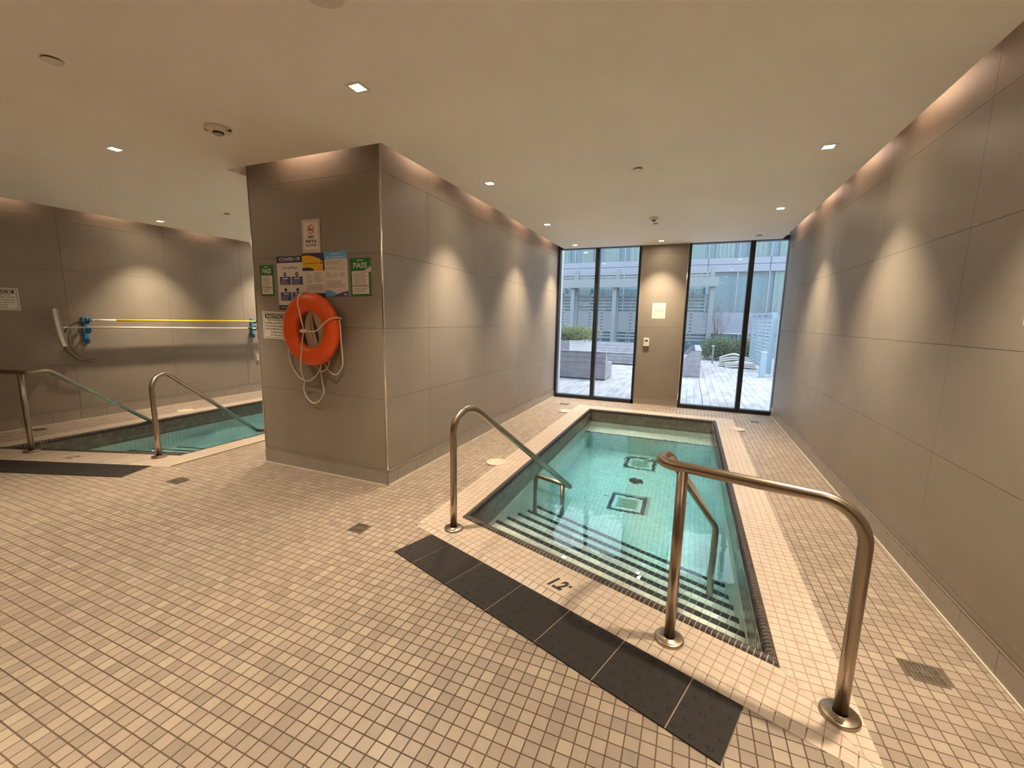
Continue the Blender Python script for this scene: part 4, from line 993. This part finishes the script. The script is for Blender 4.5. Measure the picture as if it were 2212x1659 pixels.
def bench_unit(label, x0, x1, y0, y1, facing, h=.72, seat=.38, tall=None):
    """timber bench built of horizontal boards; the high back stands on the side opposite to 'facing'"""
    r = empty('bench', ((x0+x1)/2, (y0+y1)/2, 0), label, 'bench', 'timber benches on the terrace')
    def bd(a, c, nm='board'): b = MB(); b.box(a, c); b.build(nm, 'bench', r)
    n = 5; g = .006
    if facing == '+y':      # back towards us
        for k in range(n):
            z0 = .03+k*(h-.05)/n; bd((x0, y0, z0), (x1, y0+.03, z0+(h-.05)/n-g))
        bd((x0-.01, y0-.012, h-.02), (x1+.01, y0+.12, h), 'cap')
        prof = [(y0+.03, .02), (y1, .02), (y1, seat), (y0+.42, seat), (y0+.12, h-.02), (y0+.03, h-.02)]
        for xx in (x0, x1-.03):
            b = MB(); b.add([(xx, a, c) for a, c in prof]+[(xx+.03, a, c) for a, c in prof], [(0, 1, 2, 3, 4, 5), (11, 10, 9, 8, 7, 6)]+[(i, (i+1) % 6, 6+(i+1) % 6, 6+i) for i in range(6)]); b.build('end_panel', 'bench', r)
        m_ = 5
        for k in range(m_):
            a = y0+.42+k*(y1-y0-.42)/m_; bd((x0, a, seat), (x1, a+(y1-y0-.42)/m_-g, seat+.025), 'seat_board')
        for k in range(3):
            t0, t1 = k/3, (k+.95)/3; ya, za = y0+.42-.30*t0, seat+.03+(h-.05-seat)*t0; yb3, zb3 = y0+.42-.30*t1, seat+.03+(h-.05-seat)*t1
            b = MB(); b.add([(x0, ya, za), (x1, ya, za), (x1, yb3, zb3), (x0, yb3, zb3), (x0, ya-.02, za-.01), (x1, ya-.02, za-.01), (x1, yb3-.02, zb3-.01), (x0, yb3-.02, zb3-.01)], [(0, 1, 2, 3), (7, 6, 5, 4), (0, 4, 5, 1), (1, 5, 6, 2), (2, 6, 7, 3), (3, 7, 4, 0)]); b.build('back_board', 'bench', r)
    if facing == '-y':      # seat towards us
        for k in range(3):
            z0 = .03+k*(seat-.04)/3; bd((x0, y0, z0), (x1, y0+.03, z0+(seat-.04)/3-g))
        for k in range(4):
            a = y0+k*.11; bd((x0, a, seat), (x1, a+.104, seat+.025), 'seat_board')
        for k in range(3):
            t0, t1 = k/3, (k+.94)/3; ya, za = y0+.45+.16*t0, seat+.03+(h-.03-seat)*t0; yb3, zb3 = y0+.45+.16*t1, seat+.03+(h-.03-seat)*t1
            b = MB(); b.add([(x0, ya, za), (x1, ya, za), (x1, yb3, zb3), (x0, yb3, zb3), (x0, ya+.02, za), (x1, ya+.02, za), (x1, yb3+.02, zb3), (x0, yb3+.02, zb3)], [(0, 1, 2, 3), (7, 6, 5, 4), (0, 4, 5, 1), (1, 5, 6, 2), (2, 6, 7, 3), (3, 7, 4, 0)]); b.build('back_board', 'bench', r)
        bd((x0, y0+.60, h-.02), (x1, y0+.75, h), 'cap')
        bd((x0, y0+.64, 0), (x1, y0+.66, h-.02), 'rear_panel')
    if facing == '-x':      # seen from its end, seat towards the left
        prof = [(x0, .02), (x1, .02), (x1, h-.02), (x1-.14, h-.02), (x0+.24-.26+.04, seat+.12), (x0, seat+.05)]
        prof = [(x0, .02), (x1, .02), (x1, h-.02), (x1-.26, h-.02), (x0, seat+.10)]
        for k in range(n):
            za, zb4 = .02+k*(h-.04)/n, .02+(k+1)*(h-.04)/n-g
            pl = clip(ccw(prof), [(-99, za), (99, za), (99, zb4), (-99, zb4)])
            for yy in (y0, y1-.03):
                b = MB(); m2 = len(pl); b.add([(a, yy, c) for a, c in pl]+[(a, yy+.03, c) for a, c in pl], [tuple(range(m2)), tuple(range(2*m2-1, m2-1, -1))]+[(i, (i+1) % m2, m2+(i+1) % m2, m2+i) for i in range(m2)]); b.build('end_board', 'bench', r)
        for k in range(n):
            z0 = .03+k*(h-.05)/n; bd((x1-.03, y0+.03, z0), (x1, y1-.03, z0+(h-.05)/n-g))
        bd((x1-.16, y0-.01, h-.02), (x1+.012, y1+.01, h), 'cap')
        for k in range(4): bd((x0-.35+k*.11, y0+.03, seat), (x0-.35+k*.11+.104, y1-.03, seat+.025), 'seat_board')
        bd((x0-.35, y0+.03, .02), (x0-.32, y1-.03, seat), 'front_panel')
    return r
bench_unit('grey timber bench seen from behind, low in the left window', -5.6, -1.90, 10.77, 11.75, '+y')
bench_unit('grey timber bench facing the room, under the pergola behind the left one', -5.2, -.6, 15.1, 15.8, '-y', .74)
bench_unit('grey timber bench seen from its sloping end, low in the right window', -.10, .34, 12.70, 15.9, '-x', .74)

# planter with shrub
r = empty('planter', (-3.6, 12.9, 0), 'white box planter with a yellow green shrub, left window', 'planter')
b = MB(); z1 = .90
b.box((-4.6, 12.5, 0), (-3.31, 12.54, z1)); b.box((-4.6, 13.4, 0), (-2.78, 13.44, z1)); b.build('side_panel', 'bench', r)
b = MB(); b.add([(-3.31, 12.50, 0), (-2.78, 13.44, 0), (-2.78, 13.44, z1), (-3.31, 12.50, z1), (-3.34, 12.52, 0), (-2.81, 13.46, 0), (-2.81, 13.46, z1), (-3.34, 12.52, z1)], [(0, 1, 2, 3), (7, 6, 5, 4), (0, 4, 5, 1), (1, 5, 6, 2), (2, 6, 7, 3), (3, 7, 4, 0)]); b.build('side_panel', 'extwhite', r)
b = MB(); b.prism([(-4.6, 12.53), (-3.33, 12.53), (-2.83, 13.41), (-4.6, 13.41)], .80, .84); b.build('soil', 'soil', r)
def foliage(cx, cy, cz, rx, ry, rz, n, m, parent, size=.05, seed=1, spiky=.5, floor_=None):
    rnd = random.Random(seed); vs = []; fs = []
    hubs = [(cx+rx*.8*(rnd.random()*2-1), cy+ry*.8*(rnd.random()*2-1), cz+rz*(.1+.7*rnd.random())) for _ in range(max(4, n//120))]
    for i in range(n):
        h = hubs[rnd.randrange(len(hubs))]; d = Vector((rnd.gauss(0, 1), rnd.gauss(0, 1), rnd.gauss(0, .6)+.4)).normalized(); q = rnd.random()**.5
        p = Vector(h)+Vector((d.x*rx*.38, d.y*ry*.38, d.z*rz*.5))*q
        if floor_ is not None and p.z < floor_: p.z = floor_+.02*rnd.random()
        s_ = size*(.6+rnd.random()*.8); t_ = (d+Vector((rnd.uniform(-1, 1), rnd.uniform(-1, 1), rnd.uniform(-.3, 1)))*.5).normalized(); w_ = t_.cross(Vector((rnd.random(), rnd.random(), rnd.random()-.5))).normalized()*s_*.22
        k = len(vs); vs += [p-w_, p+w_, p+t_*s_+w_*.5, p+t_*s_*1.3]; fs.append((k, k+1, k+2, k+3))
    me = bpy.data.meshes.new('foliage'); me.from_pydata([tuple(v-ORG[parent.name]) for v in vs], [], fs); me.update()
    o = link('foliage', me, m, parent, ORG[parent.name]); o['kind'] = 'stuff'; return o
foliage(-3.55, 12.95, .90, .95, .5, .36, 14000, 'leaf2', r, .040, 3, floor_=.86)
# low junipers in the bed beyond the deck on the right
r = empty('juniper', (1.5, 19.2, 0), 'low dark green juniper behind the pile of pale pipes, right window', 'shrub')
foliage(1.55, 19.3, .10, 1.05, .5, .70, 22000, 'leaf', r, .050, 5, floor_=.02)
b = MB()
for k in range(7): b.tube([(1.0+k*.2, 19.3, 0), (1.05+k*.2, 19.25, .35)], .012, 6)
b.build('stems', 'twig', r)
def bare(x, y, h, label, seed, n=16):
    r = empty('bare_shrub', (x, y, 0), label, 'shrub', 'leafless shrubs behind the guard rail'); rnd = random.Random(seed); b = MB()
    for k in range(n):
        p = Vector((x+rnd.uniform(-.12, .12), y+rnd.uniform(-.1, .1), 0)); d = Vector((rnd.uniform(-.22, .22), rnd.uniform(-.2, .2), 1)).normalized(); L = h*rnd.uniform(.6, 1); pts = [p]
        for q in range(5): p = p+d*L/5; d = (d+Vector((rnd.uniform(-.12, .12), rnd.uniform(-.12, .12), .1))).normalized(); pts.append(p)
        b.tube(pts, [.012, .010, .008, .006, .005, .003], 5)
        for q in range(2, 5):
            e = Vector((rnd.uniform(-.3, .3), rnd.uniform(-.3, .3), .45)); b.tube([pts[q], pts[q]+e*.5+Vector((0, 0, .1)), pts[q]+e], [.005, .004, .002], 4)
    b.build('branches', 'twig', r)
bare(1.08, 20.4, 2.9, 'tall leafless reddish shrub right of the pergola post', 1)
bare(2.72, 20.4, 2.7, 'tall leafless shrub behind the slatted fence', 2)
bare(-2.1, 20.4, 2.1, 'leafless shrub behind the pergola screen, left window', 3)

# pergola with slatted screens
r = empty('pergola', (-3, 19.3, 0), 'grey pergola with a deep beam, tall posts and slatted screens', 'pergola')
PX = [-8.8, -6.9, -5.03, -3.16, -1.3, .72]
for x in PX:
    b = MB(); b.box((x-.085, 19.22, 0), (x+.085, 19.39, 2.95)); b.build('post', 'pergola', r)
for x in PX:
    b = MB(); b.box((x-.09, 19.95, 0), (x+.07, 20.10, 3.79)); b.build('screen_post', 'pergola', r)
b = MB(); b.box((-9.4, 19.05, 2.93), (.92, 19.13, 3.29)); b.build('beam', 'pergola', r)
b = MB(); b.box((-9.4, 19.13, 3.23), (.92, 19.9, 3.27)); b.build('roof_panel', 'pergola', r)
for x in PX:
    b = MB(); b.box((x-.04, 19.13, 2.97), (x+.04, 19.95, 3.23)); b.build('rafter', 'pergola', r)
for i in range(len(PX)-1):
    xa, xb = PX[i]+.07, PX[i+1]-.09
    for k in range(14):
        z = .70+k*.145; b = MB(); b.box((xa, 19.99, z), (xb, 20.03, z+.085)); b.build('slat', 'slat', r)
    for k in range(4):
        z = 3.32+k*.115; b = MB(); b.box((xa, 19.99, z), (xb, 20.03, z+.06)); b.build('slat', 'slat', r)
    for xx in (xa+(xb-xa)*.33, xa+(xb-xa)*.66):
        b = MB(); b.box((xx-.05, 20.04, .55), (xx+.05, 20.10, 2.75)); b.build('screen_stile', 'pergola', r)
# guard rail
r = empty('guard_rail', (0, 20.7, 0), 'glass guard rail with a thin pale top rail along the terrace edge', 'railing')
b = MB(); b.box((-14, 20.68, 1.03), (2.2, 20.74, 1.07)); b.build('top_rail', 'extwhite', r)
for k in range(9):
    b = MB(); x = 2.1-k*1.8; b.box((x-.02, 20.69, 0), (x+.02, 20.73, 1.03)); b.build('post', 'pergola', r)
    b = MB(); b.add([(x-1.76, 20.71, .08), (x-.04, 20.71, .08), (x-.04, 20.71, 1.0), (x-1.76, 20.71, 1.0)], [(0, 1, 2, 3)]); b.build('pane', 'guard_glass', r, fix=False)
# slatted metal fence
r = empty('slatted_fence', (2.28, 16, 0), 'tall pale blue slatted metal fence at the right of the right window', 'fence')
for (xa, ya), (xb, yb5) in (((2.20, 18.6), (2.215, 17.4)), ((2.22, 17.35), (2.24, 16.15)), ((2.25, 16.1), (2.27, 14.97))):
    for k in range(15):
        z = .10+k*.112; b = MB(); b.add([(xa-.02, ya, z), (xb-.02, yb5, z), (xb+.01, yb5, z+.075), (xa+.01, ya, z+.075), (xa, ya, z), (xb, yb5, z), (xb+.03, yb5, z+.075), (xa+.03, ya, z+.075)], [(0, 1, 2, 3), (7, 6, 5, 4), (0, 4, 5, 1), (1, 5, 6, 2), (2, 6, 7, 3), (3, 7, 4, 0)]); b.build('slat', 'fence', r)
    b = MB(); b.box((xa-.03, ya-.03, 0), (xa+.03, ya+.03, 1.80)); b.build('post', 'fence', r)
b = MB(); b.box((2.24, 14.84, 0), (2.36, 14.96, 1.84)); b.build('corner_post', 'fence', r)
b = MB(); b.box((2.17, 14.9, 1.78), (2.30, 18.6, 1.83)); b.build('top_rail', 'fence', r)
for k in range(15):
    z = .10+k*.112; b = MB(); b.box((2.37, 14.5, z), (4.0, 14.53, z+.072)); b.build('slat', 'fence', r)
b = MB(); b.box((2.36, 14.46, 1.78), (4.0, 14.56, 1.83)); b.box((2.36, 14.46, 0), (2.42, 14.56, 1.8)); b.build('frame', 'fence', r)
# bollard light
r = empty('bollard', (1.98, 13.8, 0), 'square pale blue grey bollard standing on the deck, right window', 'bollard')
b = MB(); b.box((1.91, 13.73, 0), (2.05, 13.87, .70)); b.build('body', 'fence', r); b = MB(); b.box((1.90, 13.72, .70), (2.06, 13.88, .72)); b.build('cap', 'extwhite', r)
b = MB(); r2 = empty('bollard', (.86, 17.6, 0), 'slim bollard with a white cap beside the pergola post', 'bollard'); b.box((.83, 17.57, 0), (.89, 17.63, .62)); b.build('body', 'pergola', r2); b = MB(); b.box((.82, 17.56, .62), (.90, 17.64, .66)); b.build('cap', 'extwhite', r2)
# pile of pale bent pipes
rnd = random.Random(4)
PL = ['in the upper bundle of the pile on the deck', 'in the lower front bundle of the pile on the deck']
for bun, (n, xs, ys, zs_, rows_) in enumerate(((20, .98, 16.40, .032, 4), (11, 1.16, 16.0, .032, 4))):
    for i in range(n):
        rw, cl = i//rows_, i % rows_
        x0_ = xs+.10*cl*(1 if bun else .35)+rnd.random()*.05; y = ys+cl*.075+rw*.02; z = zs_+rw*.066
        r = empty('pipe', (x0_, y, z), 'pale bent pipe '+PL[bun], 'pipe', 'pale pipes piled on the deck, '+('lower' if bun else 'upper')+' bundle')
        hump = (.02+.022*rw if not bun else .02)+.03*rnd.random(); xe = 2.12-.05*rw-.04*(cl % 2)
        pts = smoothpath([(x0_, y, z), (x0_+(xe-x0_)*.3, y+.01, z+hump*.8), (x0_+(xe-x0_)*.55, y+.02, z+hump), (x0_+(xe-x0_)*.82, y+.02, z+hump*.35), (xe, y+.05, z), (xe-.12, y+.22, z+.01)], 4)
        b = MB(); b.tube(pts, .030, 10, caps=False); b.tube(pts, .020, 10, caps=False)
        b.lathe(pts[0], [(.020, 0), (.030, 0)], 10, 'x'); b.build('tube', 'pipe', r, fix=False)

# ------------------------------------------------------------------ building opposite
FY = 26.0
bd_ = empty('building', (0, FY, -6), 'long glazed building with pale grey bands facing the terrace', 'building')
def fbox(nm, m, x0, x1, z0, z1, y0=FY, y1=FY+.12): b = MB(); b.box((x0, y0, z0), (x1, y1, z1)); return b.build(nm, m, bd_)
rng = (-16.2, 9.3); step = 1.47; ph0 = .66
def bands(zlo, zhi): 
    x = ph0-12*step
    while x < rng[1]: fbox('spandrel', 'spandrel', x+.012, x+2*step-.012, zlo, zhi, FY-.02, FY+.10); x += 2*step
def wins(zlo, zhi, seed, xo=0):
    rnd = random.Random(seed); x = ph0-12*step+xo
    b = MB(); b.box((rng[0]-2, FY+.55, zlo), (rng[1]+2, FY+.60, zhi)); b.box((rng[0]-2, FY+.1, zlo-.02), (rng[1]+2, FY+.55, zlo)); b.build('interior', 'roomdark', bd_)
    while x < rng[1]:
        o = fbox('window', 'mullion', x-.03, x+.03, zlo, zhi, FY-.04, FY+.08)
        b = MB(); b.add([(x+.03, FY+.03, zlo), (x+step-.03, FY+.03, zlo), (x+step-.03, FY+.03, zhi), (x+.03, FY+.03, zhi)], [(0, 1, 2, 3)]); b.build('pane', 'facade_glass', o, fix=False)
        if rnd.random() < .8:
            a = x+.06+rnd.random()*.4; e = min(x+step-.06, a+.5+rnd.random()*.9); nf = 14; vs = []
            for q in range(nf+1):
                xx = a+(e-a)*q/nf; yy = FY+.32+.05*math.sin(q*2.1+x); vs += [(xx, yy, zlo), (xx, yy, zhi)]
            b = MB(); b.add(vs, [(2*q, 2*q+2, 2*q+3, 2*q+1) for q in range(nf)]); b.build('curtain', 'curtain', o, fix=False)
        if rnd.random() < .3:
            b = MB(); b.box((x+step*.55, FY-.01, zlo+(zhi-zlo)*.45), (x+step-.05, FY+.05, zlo+(zhi-zlo)*.45+.04)); b.build('transom', 'mullion', o)
        x += step
bands(-6, -1.2); wins(-1.15, .95, 9, .3); 
b = MB(); b.box((-18, FY-.02, .95), (11, FY+.1, 1.68)); b.build('lower_band', 'basegrey', bd_)
bands(1.68, 2.06); wins(2.06, 4.20, 1); bands(4.20, 4.58); bands(4.60, 4.92); wins(4.92, 7.05, 2); bands(7.05, 7.77); wins(7.77, 9.9, 3); bands(9.9, 10.6)
b = MB(); b.box((-19, FY+1.4, -6), (12, FY+8, 10.6)); b.build('core', 'basegrey', bd_)
b = MB(); b.box((-60, YF+.3, -6.3), (60, 60, -6)); o = b.build('ground', 'basegrey', None, (0, 20, -6)); o['kind'] = 'structure'
